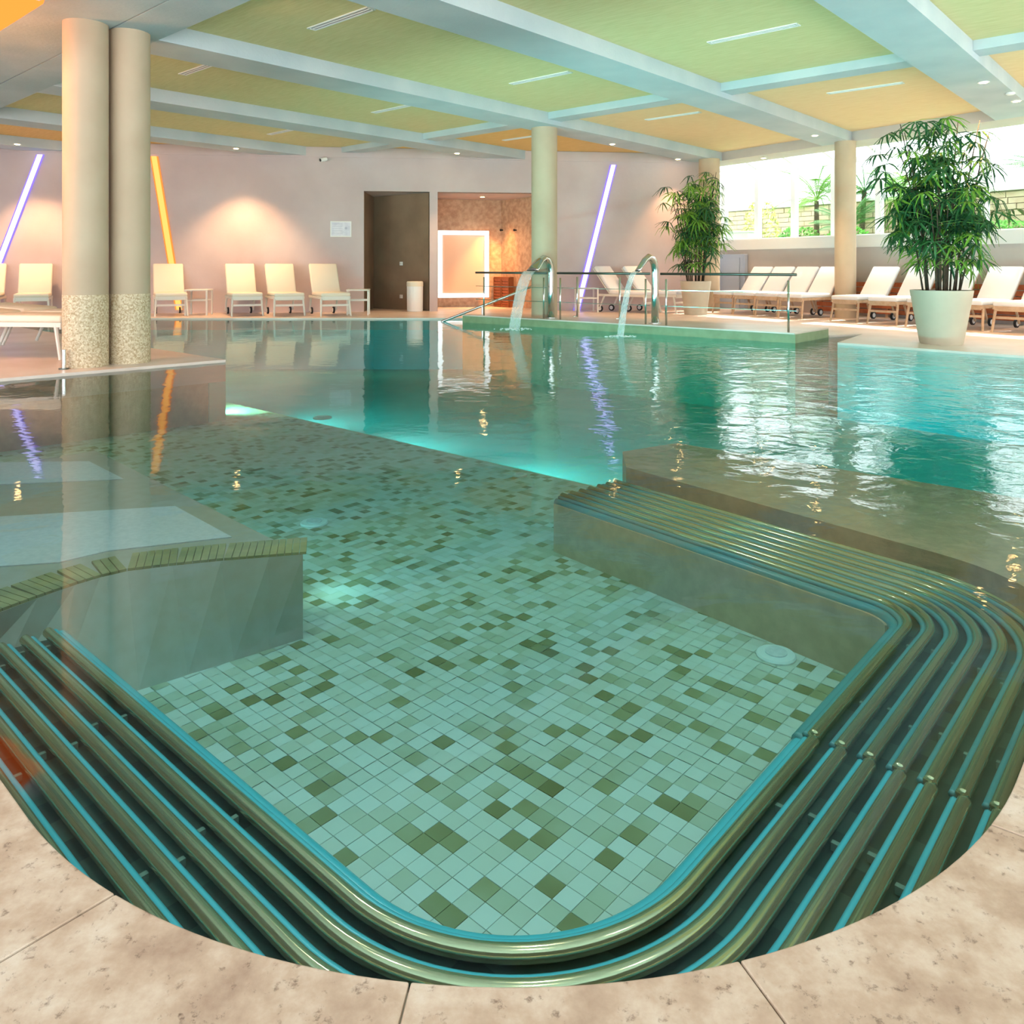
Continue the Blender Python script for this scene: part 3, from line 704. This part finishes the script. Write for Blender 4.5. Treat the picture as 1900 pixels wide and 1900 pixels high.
# louvred cupboard
ld_ = (Vector((1.05,19.5))-Vector((-.29,21.35))).normalized(); la = math.atan2(ld_.y, ld_.x)
lc = Vector((-.29,21.35))+ld_*.36+Vector((-.16,-.12))
lv = empty('louvred_cupboard', v3(lc, DZ), la); tag(lv, 'low brown louvred cupboard in the orange lit corner of the alcove', 'cupboard')
b = NB(); box(b, (0,.02,.40), (.74,.12,.80)); obj('body', b, M['louver'], lv)
for x in (-.18,.18):
    b = NB()
    for (cx, cz, sx, sz) in ((x,.76,.34,.04),(x,.04,.34,.04),(x-.155,.4,.03,.70),(x+.155,.4,.03,.70)): box(b, (cx,-.055,cz), (sx,.03,sz))
    dr = obj('door', b, M['louver'], lv)
    for k in range(9): b = NB(); box(b, (x,-.05,.09+k*.078), (.28,.012,.05), rx=.5); obj('slat', b, M['terracotta'], dr)
for x, lab in ((933,'left small dark hook on the orange lit alcove wall'),(958,'right small dark hook on the orange lit alcove wall')):
    r = (x-950)/F; p = Vector((-.29,21.35)); t = (p.x-r*p.y)/(r*ld_.y-ld_.x); q = p+ld_*t
    o = empty('wall_hook', v3(q+Vector((-.05,-.04)), EYE+68/F*q.y)); tag(o, lab, 'hook')
    b = NB(); cyl(b, (0,0,0), (.05,.04,0), .02, n=10); obj('peg', b, M['black'], o); b = NB(); cyl(b, (-.015,-.012,0), (0,0,0), .032, n=12); obj('knob', b, M['black'], o)
# warm light washing the alcove corner
ls = bpy.data.lights.new('alcove_spot','SPOT'); ls.energy = 330; ls.color = (1,.48,.14); ls.spot_size = 1.0; ls.spot_blend = .8; ls.shadow_soft_size = .04
lo = bpy.data.objects.new('alcove_spot', ls); COL.objects.link(lo); lo.location = (-.1,20.6,2.85); lo.rotation_euler = (.12,.25,0)
# ------------------------------------------------------------------ loungers
def rbox(bm, c, s, rx=0): box(bm, c, s, rx=rx)
def make_lounger(frame, fabric, name='sun_lounger', deg=52, SL=1.02, wheels=True, Wd=.62):
    t = empty(name)                                     # local: foot end at y=0, head towards +y
    seat = .41
    for sx in (-1,1):
        b = NB(); cyl(b, (sx*(Wd/2+.015),-.02,0), (sx*(Wd/2-.01),.06,seat), .020,.024, n=8); obj('leg', b, frame, t)
        b = NB(); cyl(b, (sx*(Wd/2-.01),SL+.26,.075), (sx*(Wd/2-.01),SL+.1,seat), .020,.024, n=8); obj('leg', b, frame, t)
        b = NB(); box(b, (sx*(Wd/2-.01),SL/2+.13,seat-.01), (.04,SL+.30,.055)); obj('side_rail', b, frame, t, bevel=.006)
        if not wheels: continue
        b = NB(); cyl(b, (sx*(Wd/2-.06)-.018,SL+.27,.075), (sx*(Wd/2-.06)+.018,SL+.27,.075), .075, n=20); wh = obj('wheel', b, M['rubber'], t)
        b = NB(); cyl(b, (sx*(Wd/2-.06)-.022,SL+.27,.075), (sx*(Wd/2-.06)+.022,SL+.27,.075), .048, n=16); obj('hub', b, M['white'], wh)
    b = NB(); box(b, (0,.01,seat-.02), (Wd-.03,.03,.085)); obj('end_board', b, frame, t, bevel=.006)
    b = NB(); box(b, (0,.03,.24), (Wd-.04,.022,.04)); obj('stretcher', b, frame, t)
    b = NB()
    for k in range(9): box(b, (0,.12+k*.105,seat+.005), (Wd-.06,.06,.014))
    obj('seat_slats', b, frame, t)
    b = NB(); box(b, (0,SL/2-.02,seat+.058), (Wd+.02,SL,.085)); obj('seat_cushion', b, fabric, t, bevel=.028, smooth=True)
    ang = math.radians(deg); cx, cy = math.cos(ang), math.sin(ang); L = .76
    for nm, th, off, ww_, m, bv in (('back_cushion',.085,.055,Wd+.02,fabric,.028),('back_frame',.03,-.012,Wd-.02,frame,.006)):
        b = NB(); y = SL-.035+cx*L/2-cy*off; z = seat+.03+cy*L/2+cx*off
        box(b, (0,y,z), (ww_,L,th), rx=ang); obj(nm, b, m, t, bevel=bv, smooth=(nm == 'back_cushion'))
    b = NB(); cyl(b, (0,SL+.03,seat-.02), (0,SL+cx*.5-.03,seat+.03+cy*.5-.03), .014, n=8); obj('back_prop', b, frame, t)
    return t
proto_c = make_lounger(M['frame_w'], M['fabric'], deg=61, SL=.92)
proto_f = make_lounger(M['frame_w'], M['fabric'], deg=4, wheels=False)
proto_w = make_lounger(M['frame_w'], M['fabric_w'])
proto_o = make_lounger(M['frame_beige'], M['fabric_w'], deg=50, Wd=.55)
index_kids(); used = set()
def lounger(proto, foot, head_dir, label, group, z=DZ):
    o = proto if proto.name not in used else copy_tree(proto)
    used.add(proto.name)
    hd = Vector(head_dir).normalized(); o.location = v3(foot, z); o.rotation_euler = (0,0,math.atan2(hd.y,hd.x)-math.pi/2)
    tag(o, label, 'sun lounger', group); return o
gw = 'cream loungers along the back wall'
hw = Vector((-.45,.89))
for px, py, lab in ((-34,590,'cream lounger cut off by the left edge below the violet light line'),(58,590,'cream lounger left of the paired columns, in front of the back wall'),
                    (318,587,'cream lounger right beside the paired columns at the foot of the orange light line'),
                    (459,587,'cream lounger with the small table on its left, left one of a row of three'),(537,587,'cream lounger in the middle of the row of three at the back wall'),(623,587,'cream lounger nearest the dark doorway, beside a white table')):
    lounger(proto_c, U(px,py,DZ), hw, lab, gw)
for f, lab in ((Vector((3.25,18.15)),'white lounger behind the railing right of the violet line, left of two'),(Vector((3.95,18.25)),'white lounger behind the railing and second spout, right of two')):
    lounger(proto_w, f, (-1.0,.85), lab, 'white loungers behind the railing')
rl = [((4.86,18.15),'white lounger in the window row, farthest one beside the far palm'),((5.17,17.56),'second white lounger in the window row from the far palm'),
      ((5.48,16.95),'white lounger just left of the window column, third from the far palm'),((5.78,16.34),'white lounger whose raised back is hidden behind the window column'),
      ((6.46,15.3),'white lounger just right of the window column'),((6.87,14.6),'second white lounger right of the window column'),
      ((7.27,13.95),'white lounger mostly hidden behind the near planter and its palm'),((7.66,13.3),'white lounger whose back shows right of the near planter'),((8.03,12.65),'white lounger with beige tinted legs cut off by the right edge')]
for f, lab in rl: lounger(proto_o, Vector(f), HN, lab, 'white loungers before the windows')
for f, lab in ((Vector((-5.16,9.35)),'padded lounger close behind the paired columns, nearest at the left edge'),(Vector((-5.2,10.2)),'padded lounger behind the nearest one at the left edge')):
    lounger(proto_f, f, (-1,.12), lab, 'loungers on the left deck')

# side tables
def side_table(loc, rz, label):
    t = empty('side_table', v3(loc, DZ), rz); tag(t, label, 'table', 'small white side tables')
    b = NB(); box(b, (0,0,.555), (.5,.5,.03)); obj('table_top', b, M['frame_w'], t, bevel=.006)
    for sx in (-1,1):
        for sy in (-1,1): b = NB(); box(b, (sx*.225,sy*.225,.27), (.035,.035,.54)); obj('leg', b, M['frame_w'], t)
    for s in (-1,1):
        b = NB(); box(b, (0,s*.225,.33), (.42,.02,.03)); obj('stretcher', b, M['frame_w'], t)
side_table(Vector(((369-950)/F*17.55,17.55)), wang, 'small white side table between two cream loungers near the paired columns')
side_table(Vector(((665-950)/F*17.6,17.6)), wang, 'small white side table beside the dark doorway')
side_table(Vector(((1088-950)/F*18.75,18.75)), wang, 'small white side table at the foot of the right violet light line')

# ------------------------------------------------------------------ railing
ed = (e1-e0).normalized()
def on_edge(px, ins=.12):
    q = e0+A*ins; r = (px-950)/F; t = (r*q.y-q.x)/(ed.x-r*ed.y); return q+ed*t
def rail(px0, px1, posts, label):
    a, c = on_edge(px0), on_edge(px1); t = empty('railing', v3(a, .15)); tag(t, label, 'railing', 'steel and glass-green railings on the platform')
    inv = Matrix.Translation(-v3(a, .15))
    b = NB(); sweep(b, [v3(a, .985), v3(c, .985)], [(.026,.012)]*2 if False else .021, n=10); bpart('handrail', b, M['dark_steel'], t, inv, smooth=True)
    for px in posts:
        p = on_edge(px)
        b = NB(); cyl(b, v3(p,.15), v3(p,.90), .017, n=10); po = bpart('post', b, M['steel'], t, inv, smooth=True)
        b = NB(); cyl(b, v3(p,.90), v3(p,.975), .008, n=8); bpart('pin', b, M['steel'], po, inv)
        b = NB(); cyl(b, v3(p,.15), v3(p,.165), .05, n=16); bpart('base_plate', b, M['steel'], po, inv)
    for z in (.72,.46):
        b = NB(); sweep(b, [v3(a, z), v3(c, z)], .006, n=6); bpart('cable', b, M['steel'], t, inv)
rail(883, 1015, (898,1009), 'steel railing left of the first water spout')
rail(1034, 1206, (1039.5,1198), 'steel railing between the two water spouts')
rail(1226, 1478, (1236,1463), 'steel railing right of the second water spout')
for px, lab in ((1071,'thin steel post behind the railing by the violet light line'),(1150,'thin steel post behind the railing by the second spout')):
    p = on_edge(px, 1.0); o = empty('steel_post', v3(p,.15)); tag(o, lab, 'post')
    b = NB(); cyl(b, (0,0,0), (0,0,.76), .02, n=10); obj('shaft', b, M['steel'], o, smooth=True)
    b = NB(); sweep(b, [(0,0,.03),(-.03,-.02,.0),(-.08,-.05,.0)], .014, n=8); obj('foot', b, M['steel'], o)
# sloping handrail into the water
hr = empty('sloping_handrail', (-1.3,15.9,0)); tag(hr, 'steel handrail sloping down into the water left of the platform', 'handrail')
hi = Matrix.Translation((1.3,-15.9,0))
p0 = v3(Vector(((1000-950)/F*15.3,15.3)), EYE-32/F*15.3); p1 = v3(Vector(((815-950)/F*15.8,15.8)), -.02)
b = NB(); sweep(b, [p0, p0.lerp(p1,.5), p0.lerp(p1,.97), p1+Vector((-.03,0,-.2))], .027, n=10); bpart('rail', b, M['steel'], hr, hi, smooth=True)
pm = p0.lerp(p1,.56); b = NB(); cyl(b, pm, (pm.x,pm.y,.0), .02, n=10); bpart('post', b, M['steel'], hr, hi)

# ------------------------------------------------------------------ water spouts and jets
def spout(base, label, bw, m):
    t = empty('water_spout', v3(base, .15)); tag(t, label, 'water spout', 'swan neck water spouts')
    d = v3(-A, 0); k = v3(B, 0); r = .062
    b = NB(); P = [Vector((0,0,0)),Vector((0,0,.5)),Vector((0,0,.88)),d*.03+Vector((0,0,1.0)),d*.1+Vector((0,0,1.08)),d*.2+Vector((0,0,1.11)),d*.32+Vector((0,0,1.06)),d*.43+Vector((0,0,.97)),d*m+Vector((0,0,.885))]
    R = [(r,r)]*4+[(r*1.0,r),(r+(bw-r)*.2,r*.9),(r+(bw-r)*.5,r*.7),(r+(bw-r)*.8,r*.5),(bw,r*.36)]
    sweep(b, P, R, n=18, up=k); obj('neck', b, M['steel'], t, smooth=True)
    b = NB(); lathe(b, [(.11,0),(.11,.015),(.07,.02)], n=24); obj('base_plate', b, M['steel'], t)
    b = NB(); e = P[-1]; tn = (P[-1]-P[-2]).normalized(); sweep(b, [e-tn*.005, e+tn*.012], [(bw*.97,r*.3)]*2, n=18, up=k); obj('mouth', b, M['black'], t)
    # falling water
    j = empty('water_jet', v3(base, .15)+e); tag(j, None, 'water')
    n = 14; bb = NB(); rows = []
    for i in range(n+1):
        s = i/n; q = d*(.02+.48*s**.75)+Vector((0,0,-(e.z+.15)*s**1.55)); wdt = bw*(.98-.05*s) if bw > .1 else bw*(1+.3*s)
        rows.append([(q+k*wdt*c+d*(.012 if bw > .1 else .03)*math.sqrt(max(0,1-c*c))*sg) for sg in (1,-1) for c in ([x/6-1 for x in range(0,13)] if sg > 0 else [1-x/6 for x in range(1,12)])])
    vr = [[bb.verts.new(q) for q in rw] for rw in rows]; nn = len(vr[0])
    for r0, r1 in zip(vr, vr[1:]):
        for i in range(nn): bb.faces.new((r0[i],r0[(i+1)%nn],r1[(i+1)%nn],r1[i]))
    obj('water_sheet', bb, M['jet'], j, smooth=True)
    # foam where it lands
    foam = NB(); land = d*.5+Vector((0,0,-(e.z+.15)+.004)); fr_ = random.Random(int(base.x*100))
    for i in range(46):
        a_ = fr_.uniform(0,6.28); rr_ = (bw+.16)*math.sqrt(fr_.random()); c_ = land+Vector((math.cos(a_)*rr_*1.2, math.sin(a_)*rr_*.8, 0)); s_ = fr_.uniform(.006,.018)
        bmesh.ops.create_icosphere(foam, subdivisions=1, radius=s_, matrix=Matrix.Translation(c_) @ Matrix.Diagonal((1.6,1.2,.5,1)))
    tag(obj('foam', foam, M['white'], j), kind='stuff')
    return j
j = spout(Vector((.72,14.6)), 'curved steel water spout with wide flat mouth beside the middle column', .14, .525); j['label'] = 'wide sheet of water falling from the first spout'
j = spout(Vector((2.4,13.2)), 'curved steel water spout with narrow mouth right of the middle column', .05, .535); j['label'] = 'narrow stream of water falling from the second spout'

# ------------------------------------------------------------------ bollard lamp, cabinet, planter screen
bo = empty('steel_bollard', v3(U(118.5,685,DZ), DZ)); tag(bo, 'short steel bollard at the foot of the paired columns', 'bollard')
b = NB(); cyl(b, (0,0,0), (0,0,.195), .021, n=16); obj('shaft', b, M['steel'], bo, smooth=False)
b = NB(); cyl(b, (0,0,.195), (0,0,.205), .025, n=16); obj('cap', b, M['steel'], bo); b = NB(); cyl(b, (0,0,0), (0,0,.012), .05, n=20); obj('base_plate', b, M['dark_steel'], bo)
cb = empty('service_cabinet', v3(HW(-4.35,.80), DZ), math.atan2(HD.y,HD.x)); tag(cb, 'pale blue grey metal cabinet behind the far palm, under the windows', 'cabinet')
cm = mat('blue_grey_metal', (176,190,208), .4, .2)
b = NB(); box(b, (0,.0,.70), (1.7,.12,1.38)); obj('body', b, cm, cb, bevel=.008)
for z in (.22,.66,1.10):
    b = NB(); box(b, (-.05,-.075,z), (1.5,.02,.40)); obj('panel', b, cm, cb, bevel=.006)
gs = empty('slat_screen', v3(HW(-1.4,.78), DZ)); gi = Matrix.Translation(-v3(HW(-1.4,.78), DZ)); tag(gs, 'low terracotta coloured slatted wood screen behind the window loungers', 'screen')
for k in range(6):
    b = NB(); prism(b, [HW(-1.4,.72),HW(9,.72),HW(9,.745),HW(-1.4,.745)], .10+k*.115, .10+k*.115+.095); bpart('slat', b, M['terracotta'], gs, gi)
for s in [-1.35+1.6*i for i in range(7)]:
    b = NB(); prism(b, [HW(s,.746),HW(s+.06,.746),HW(s+.06,.80),HW(s,.80)], DZ, .80); bpart('post', b, M['frame_beige'], gs, gi)

# ------------------------------------------------------------------ potted lady palms
def fan_mesh(name, m, nl, seed, length=.26):
    r = random.Random(seed); b = NB()
    for i in range(nl):
        a = math.radians(-110+220*i/(nl-1))+r.uniform(-.08,.08); L = length*(1-.25*abs(i/(nl-1)-.5)*2)*r.uniform(.85,1.1); wd = .0135*r.uniform(.8,1.2)
        d = Vector((math.sin(a),math.cos(a),0)); s = Vector((d.y,-d.x,0)); prev = None
        pts = []
        for j, (t, ww_) in enumerate(((.04,.35),(.35,1),(.7,.95),(1,.12))):
            c = d*L*t+Vector((0,0,.06*t-.16*t*t*(1+r.uniform(0,.5)))); pts.append((b.verts.new(c-s*wd*ww_+Vector((0,0,.006))), b.verts.new(c), b.verts.new(c+s*wd*ww_+Vector((0,0,.006)))))
        for p, q in zip(pts, pts[1:]):
            b.faces.new((p[0],p[1],q[1],q[0])); b.faces.new((p[1],p[2],q[2],q[1]))
    me = bpy.data.meshes.new(name); b.to_mesh(me); b.free(); me.materials.append(m); return me
fans = [fan_mesh('leaf_fan', M['leaf1'], 8, 1), fan_mesh('leaf_fan', M['leaf1'], 7, 2), fan_mesh('leaf_fan', M['leaf1'], 6, 3), fan_mesh('leaf_fan', M['leaf2'], 8, 4), fan_mesh('leaf_fan', M['leaf2'], 6, 5)]
def palm(c, zb, rt, rb, ph, top, spread, nst, nfan, label, seed, lightfrac, scale=1.0, rim=None, prof=None):
    r = random.Random(seed); t = empty('potted_palm', v3(c, zb)); tag(t, label, 'potted plant', 'tall palms in round planters')
    b = NB(); lathe(b, [(rb*.97,0),(rb,.02),(rt,ph-.02),(rt,ph),(rt-.03,ph),(rt-.035,ph-.06),(.001,ph-.06)], n=48); po = obj('planter', b, M['pot'], t, smooth=True); po.modifiers.new('es','EDGE_SPLIT')
    b = NB(); lathe(b, [(rt-.036,ph-.065),(rt-.036,ph-.05),(.001,ph-.045)], n=28); obj('soil', b, M['soil'], t)
    stems = []
    for i in range(nst):
        a = r.uniform(0,6.28); rr0 = rt*.62*math.sqrt(r.random()); x, y = rr0*math.cos(a), rr0*math.sin(a)
        hgt = top*(r.uniform(.55,1)); lean = spread*.55*(rr0/rt+.15)
        P = [Vector((x,y,ph-.05)), Vector((x+math.cos(a)*lean*.25,y+math.sin(a)*lean*.25,ph+(hgt-ph)*.4)), Vector((x+math.cos(a)*lean*.7,y+math.sin(a)*lean*.7,ph+(hgt-ph)*.75)), Vector((x+math.cos(a)*lean,y+math.sin(a)*lean,hgt-.12))]
        b = NB(); sweep(b, P, [.013,.011,.009,.005], n=6); obj('stem', b, M['stem'], t, smooth=True); stems.append(P)
    for i in range(nfan):
        P = stems[i % nst]; f = r.betavariate(1.5,1.0); f = .12+.88*f
        k = f*(len(P)-1); i0 = min(int(k), len(P)-2); p = P[i0].lerp(P[i0+1], k-i0)
        a = r.uniform(0,6.28); hf = (p.z-ph)/(top-ph); env = prof(hf) if prof else 1
        out = spread*env*math.sqrt(r.random())*.85; tgt = Vector((math.cos(a)*out, math.sin(a)*out, p.z+r.uniform(.0,.16)))
        d = tgt-p; 
        if d.length > .55: tgt = p+d*(.55/d.length)
        d = tgt-p; yaw = math.atan2(d.y,d.x)-math.pi/2
        if i % 3 == 0:
            b = NB(); sweep(b, [p, p.lerp(tgt,.5)+Vector((0,0,.04)), tgt], .0035, n=4); obj('leaf_stalk', b, M['leaf2'], t)
        o = link('leaf', fans[(3+r.randrange(2)) if r.random() < lightfrac else r.randrange(3)], t)
        o.location = tgt; o.rotation_euler = (r.uniform(-.75,.25), r.uniform(-.4,.4), yaw+r.uniform(-.3,.3)); s = scale*r.uniform(.8,1.25); o.scale = (s,s,s)
    return t
palm(Vector((5.99,10.98)), DZ, .395, .275, .745, 3.32, 1.0, 26, 260, 'tall lush palm in a large round stoneware planter on the right deck', 11, .25, 1.12, prof=lambda h: .62+.55*math.sin(min(1,max(0,h))*math.pi*.85))
palm(Vector((4.13,17.7)), DZ, .34, .25, .75, 3.38, .85, 20, 230, 'tall thin palm in a white planter in the far corner by the windows', 12, .45, 1.05, prof=lambda h: .75+.35*h)

# ------------------------------------------------------------------ garden outside
gm = mat('lawn', (120,170,70), .9, c2=(150,196,90), nscale=5)
gt = obj('garden_ground', prism(NB(), [HW(-12,1.63),HW(18,1.63),HW(18,16),HW(-12,16)], 1.3, 1.62), gm); tag(gt, kind='structure')
bw_ = empty('garden_wall', v3(HW(-9,6.0),1.6)); tag(bw_, 'tan stone garden wall behind the windows', 'wall'); bi = Matrix.Translation(-v3(HW(-9,6.0),1.6))
brickm = mat('tan_stone', (196,176,156), .85, c2=(182,156,134), nscale=3)
bpart('wall_core', prism(NB(), [HW(-11,6.1),HW(16,6.1),HW(16,6.3),HW(-11,6.3)], 1.6, 3.0), M['grout'], bw_, bi)
sb = NB(); r = random.Random(5)
for k in range(9):
    s = -11+(k%2)*.2
    while s < 16:
        L = r.uniform(.35,.6); prism(sb, [HW(s+.01,6.04+r.uniform(0,.03)),HW(s+L-.01,6.04+r.uniform(0,.03)),HW(s+L-.01,6.12),HW(s+.01,6.12)], 1.62+k*.15+.008, 1.62+(k+1)*.15-.008); s += L
tag(bpart('stone_courses', sb, brickm, bw_, bi), kind='stuff')
bpart('wall_cap', prism(NB(), [HW(-11,5.98),HW(16,5.98),HW(16,6.35),HW(-11,6.35)], 3.0, 3.07), M['white'], bw_, bi)
fe = empty('garden_fence', v3(HW(-9,6.2),3.07)); tag(fe, 'white horizontal rail fence on top of the garden wall', 'fence'); fi = Matrix.Translation(-v3(HW(-9,6.2),3.07))
for z in (3.22,3.38,3.54):
    bpart('rail', prism(NB(), [HW(-11,6.18),HW(16,6.18),HW(16,6.22),HW(-11,6.22)], z, z+.05), M['white'], fe, fi)
for s in range(-11,16,2): bpart('post', prism(NB(), [HW(s,6.23),HW(s+.07,6.23),HW(s+.07,6.29),HW(s,6.29)], 3.07, 3.6), M['white'], fe, fi)
def frond_mesh(name, m, L, nl, seed, droop=.6):
    r = random.Random(seed); b = NB(); sp = [Vector((0,L*t,L*(.55*t-droop*t*t))) for t in [i/8 for i in range(9)]]
    sweep(b, sp, [.012]*8+[.003], n=4)
    for i in range(nl):
        t = .15+.85*i/nl; k = t*8; i0 = min(7,int(k)); p = sp[i0].lerp(sp[i0+1], k-i0)
        for sd in (-1,1):
            l = L*.34*math.sin(math.pi*(.15+.8*t))+.05; d = Vector((sd*.9,.5,-.25)).normalized(); q = p+d*l; s = Vector((-d.y,d.x,0))*.012
            b.faces.new([b.verts.new(x) for x in (p-s, p+s, q+Vector((0,0,-.03)))])
    me = bpy.data.meshes.new(name); b.to_mesh(me); b.free(); me.materials.append(m); return me
gf = [frond_mesh('frond', mat('garden_palm_a', (120,166,70), .7), 1.3, 26, 1), frond_mesh('frond', mat('garden_palm_b', (92,140,84), .7), 1.1, 24, 2, .35)]
def garden_palm(s, off, ht, nf, lean, which, label, sc=1):
    p = HW(s, off); t = empty('garden_palm', v3(p, 1.6)); tag(t, label, 'palm tree')
    b = NB(); sweep(b, [(0,0,0),(lean.x*.5,lean.y*.5,ht*.55),(lean.x,lean.y,ht)], [.09,.07,.06], n=9); obj('trunk', b, M['stem'], t)
    r = random.Random(int(s*10))
    for i in range(nf):
        o = link('frond', gf[which], t); o.location = (lean.x,lean.y,ht); o.rotation_euler = (r.uniform(-.3,.9),0,i*6.283/nf+r.uniform(-.2,.2)); o.scale = (sc,sc,sc)
garden_palm(-4.0,4.3,1.35,16,Vector((0,0)),0,'yellow green palm outside the second window pane')
garden_palm(-2.3,3.3,.5,18,Vector((0,0)),1,'low grey green palm outside left of the window column',.9)
garden_palm(-3.1,5.0,1.6,14,Vector((.1,0)),1,'tall grey green palm outside between the second and third window panes')
garden_palm(-1.55,4.6,1.1,14,Vector((0,0)),0,'palm outside just left of the window column')
garden_palm(.35,4.6,2.0,12,Vector((-.55,.75)),0,'slender leaning palm outside right of the window column',.55)
garden_palm(1.9,4.3,1.5,14,Vector((.1,0)),1,'palm outside behind the near potted palm')
garden_palm(5.2,4.3,1.2,14,Vector((0,0)),0,'palm outside at the right edge of the windows')
bleaf = [NB()]
def bush(s, off, r0, h, m, label, seed):
    p = HW(s,off); t = empty('garden_bush', v3(p,1.62)); tag(t, label, 'bush'); r = random.Random(seed); b = NB()
    for i in range(420):
        th = r.uniform(0,6.28); u_ = r.random(); rad = r0*math.sqrt(1-(u_*.9)**2)*r.uniform(.75,1.02); c = Vector((math.cos(th)*rad, math.sin(th)*rad, h*u_))
        n1 = Vector((r.gauss(0,1),r.gauss(0,1),r.gauss(0,1))).normalized()*.06; n2 = n1.orthogonal().normalized()*.03
        b.faces.new([b.verts.new(c+q) for q in (-n1, n2, n1, -n2)])
    tag(obj('foliage', b, m, t), kind='stuff'); b = NB(); cyl(b, (0,0,0), (0,0,h*.6), .03, n=6); obj('stem', b, M['stem'], t)
mb1 = mat('bush_yellow', (176,176,84), .8); mb2 = mat('bush_green', (96,168,62), .8)
bush(-4.85,3.0,.55,1.3,mb1,'yellow green bush outside behind the far potted palm',1)
bush(-3.2,2.5,.6,.5,mb2,'low green hedge outside the second window pane',2)
bush(-1.9,2.6,.6,.45,mb2,'low green hedge outside the third window pane',3)
bush(.2,2.9,.55,.42,mb2,'round green bush outside right of the window column',4)
bush(1.6,2.9,.6,.45,mb2,'round green bush outside behind the near palm, left part',5)
bush(4.2,3.0,.8,.6,mb2,'large green bush outside at the right edge',6)
bx = empty('garden_planter', v3(HW(-4.9,2.3),1.62), math.atan2(HD.y,HD.x)); tag(bx, 'white box planter outside the first window pane', 'planter')
b = NB(); box(b, (0,0,.21), (.75,.45,.42)); obj('box', b, M['white'], bx, bevel=.02); b = NB(); box(b, (0,0,.44), (.80,.5,.04)); obj('rim', b, M['white'], bx)

# ------------------------------------------------------------------ underwater lamps; all but the corner one are added to light the pool
def pool_lamp(p, z, d, power, col, label, size=2.7):
    d = Vector(d).normalized(); t = empty('pool_lamp', v3(p,z), math.atan2(d.y,d.x)); tag(t, label, 'pool light', 'underwater lamps in the pool walls')
    b = NB(); cyl(b, (-.03,0,0), (.012,0,0), .09, n=20); obj('housing', b, M['steel'], t)
    b = NB(); cyl(b, (.0125,0,0), (.018,0,0), .07, n=20); obj('lens', b, M['pool_lamp'], t)
    ld = bpy.data.lights.new('lamp','SPOT'); ld.energy = power; ld.color = col; ld.shadow_soft_size = .06; ld.spot_size = size; ld.spot_blend = 1
    lo = bpy.data.objects.new('lamp', ld); COL.objects.link(lo); lo.parent = t; lo.location = (.09,0,0); lo.rotation_euler = (0,-math.pi/2-.02+(-.30 if z < -.7 else 0),0)
G = (.8,1,.62); T = (.62,1,.94)
pool_lamp(TIP+B*.5+A*.03, -.5, A, 60, G, 'underwater lamp glowing yellow green off the left deck corner')
pool_lamp(TIP+B*4+A*.03, -.5, A, 120, T, 'added underwater lamp in the left deck wall behind the paired columns')  # added lamp, brightens the water along the left deck
for t, lab in ((-2.6,'in front of the right deck and planter'),(-.6,'behind the brown ledge'),(1.4,'in the middle of the pool'),(3.4,'off the lounging block'),(5.4,'nearest the left deck corner')):
    pool_lamp(DROP+B*t+A*.03, -.85, A, 215, T, 'added underwater lamp in the pool drop '+lab, 2.2)  # unseen lamps added to light the far pool walls
pool_lamp(Vector((-1.25,4.05))+Vector((.08,.08)), -.5, (1,.6), 2.2, T, 'added underwater lamp in the side of the white inlaid lounging block')  # unseen lamp added to brighten the shallow floor
bc = Vector((-.995,3.746))
for t, lab in ((1.2,'middle of the block'),(2.4,'far end of the block')):
    pool_lamp(bc+B*t+A*.05, -.5, A, 4.0, T, 'added underwater lamp in the side of the lounging block, '+lab)  # more unseen lamps added along the block for a brighter floor
# unseen downlights added in the soffit to brighten the near end of the pool
for u, v, lab in ((2.6,1.9,'added spotlight in the soffit above the near end of the pool, right'),(2.6,4.6,'added spotlight in the soffit above the lounging block'),(.8,.2,'added spotlight in the soffit right above the curved bench'),(.8,3.0,'added spotlight in the soffit above the near left steps'),(2.6,-.8,'added spotlight in the soffit above the brown ledge')):
    downlight(W(u,v), zA, lab, 34, (1,.93,.84), 2.2)
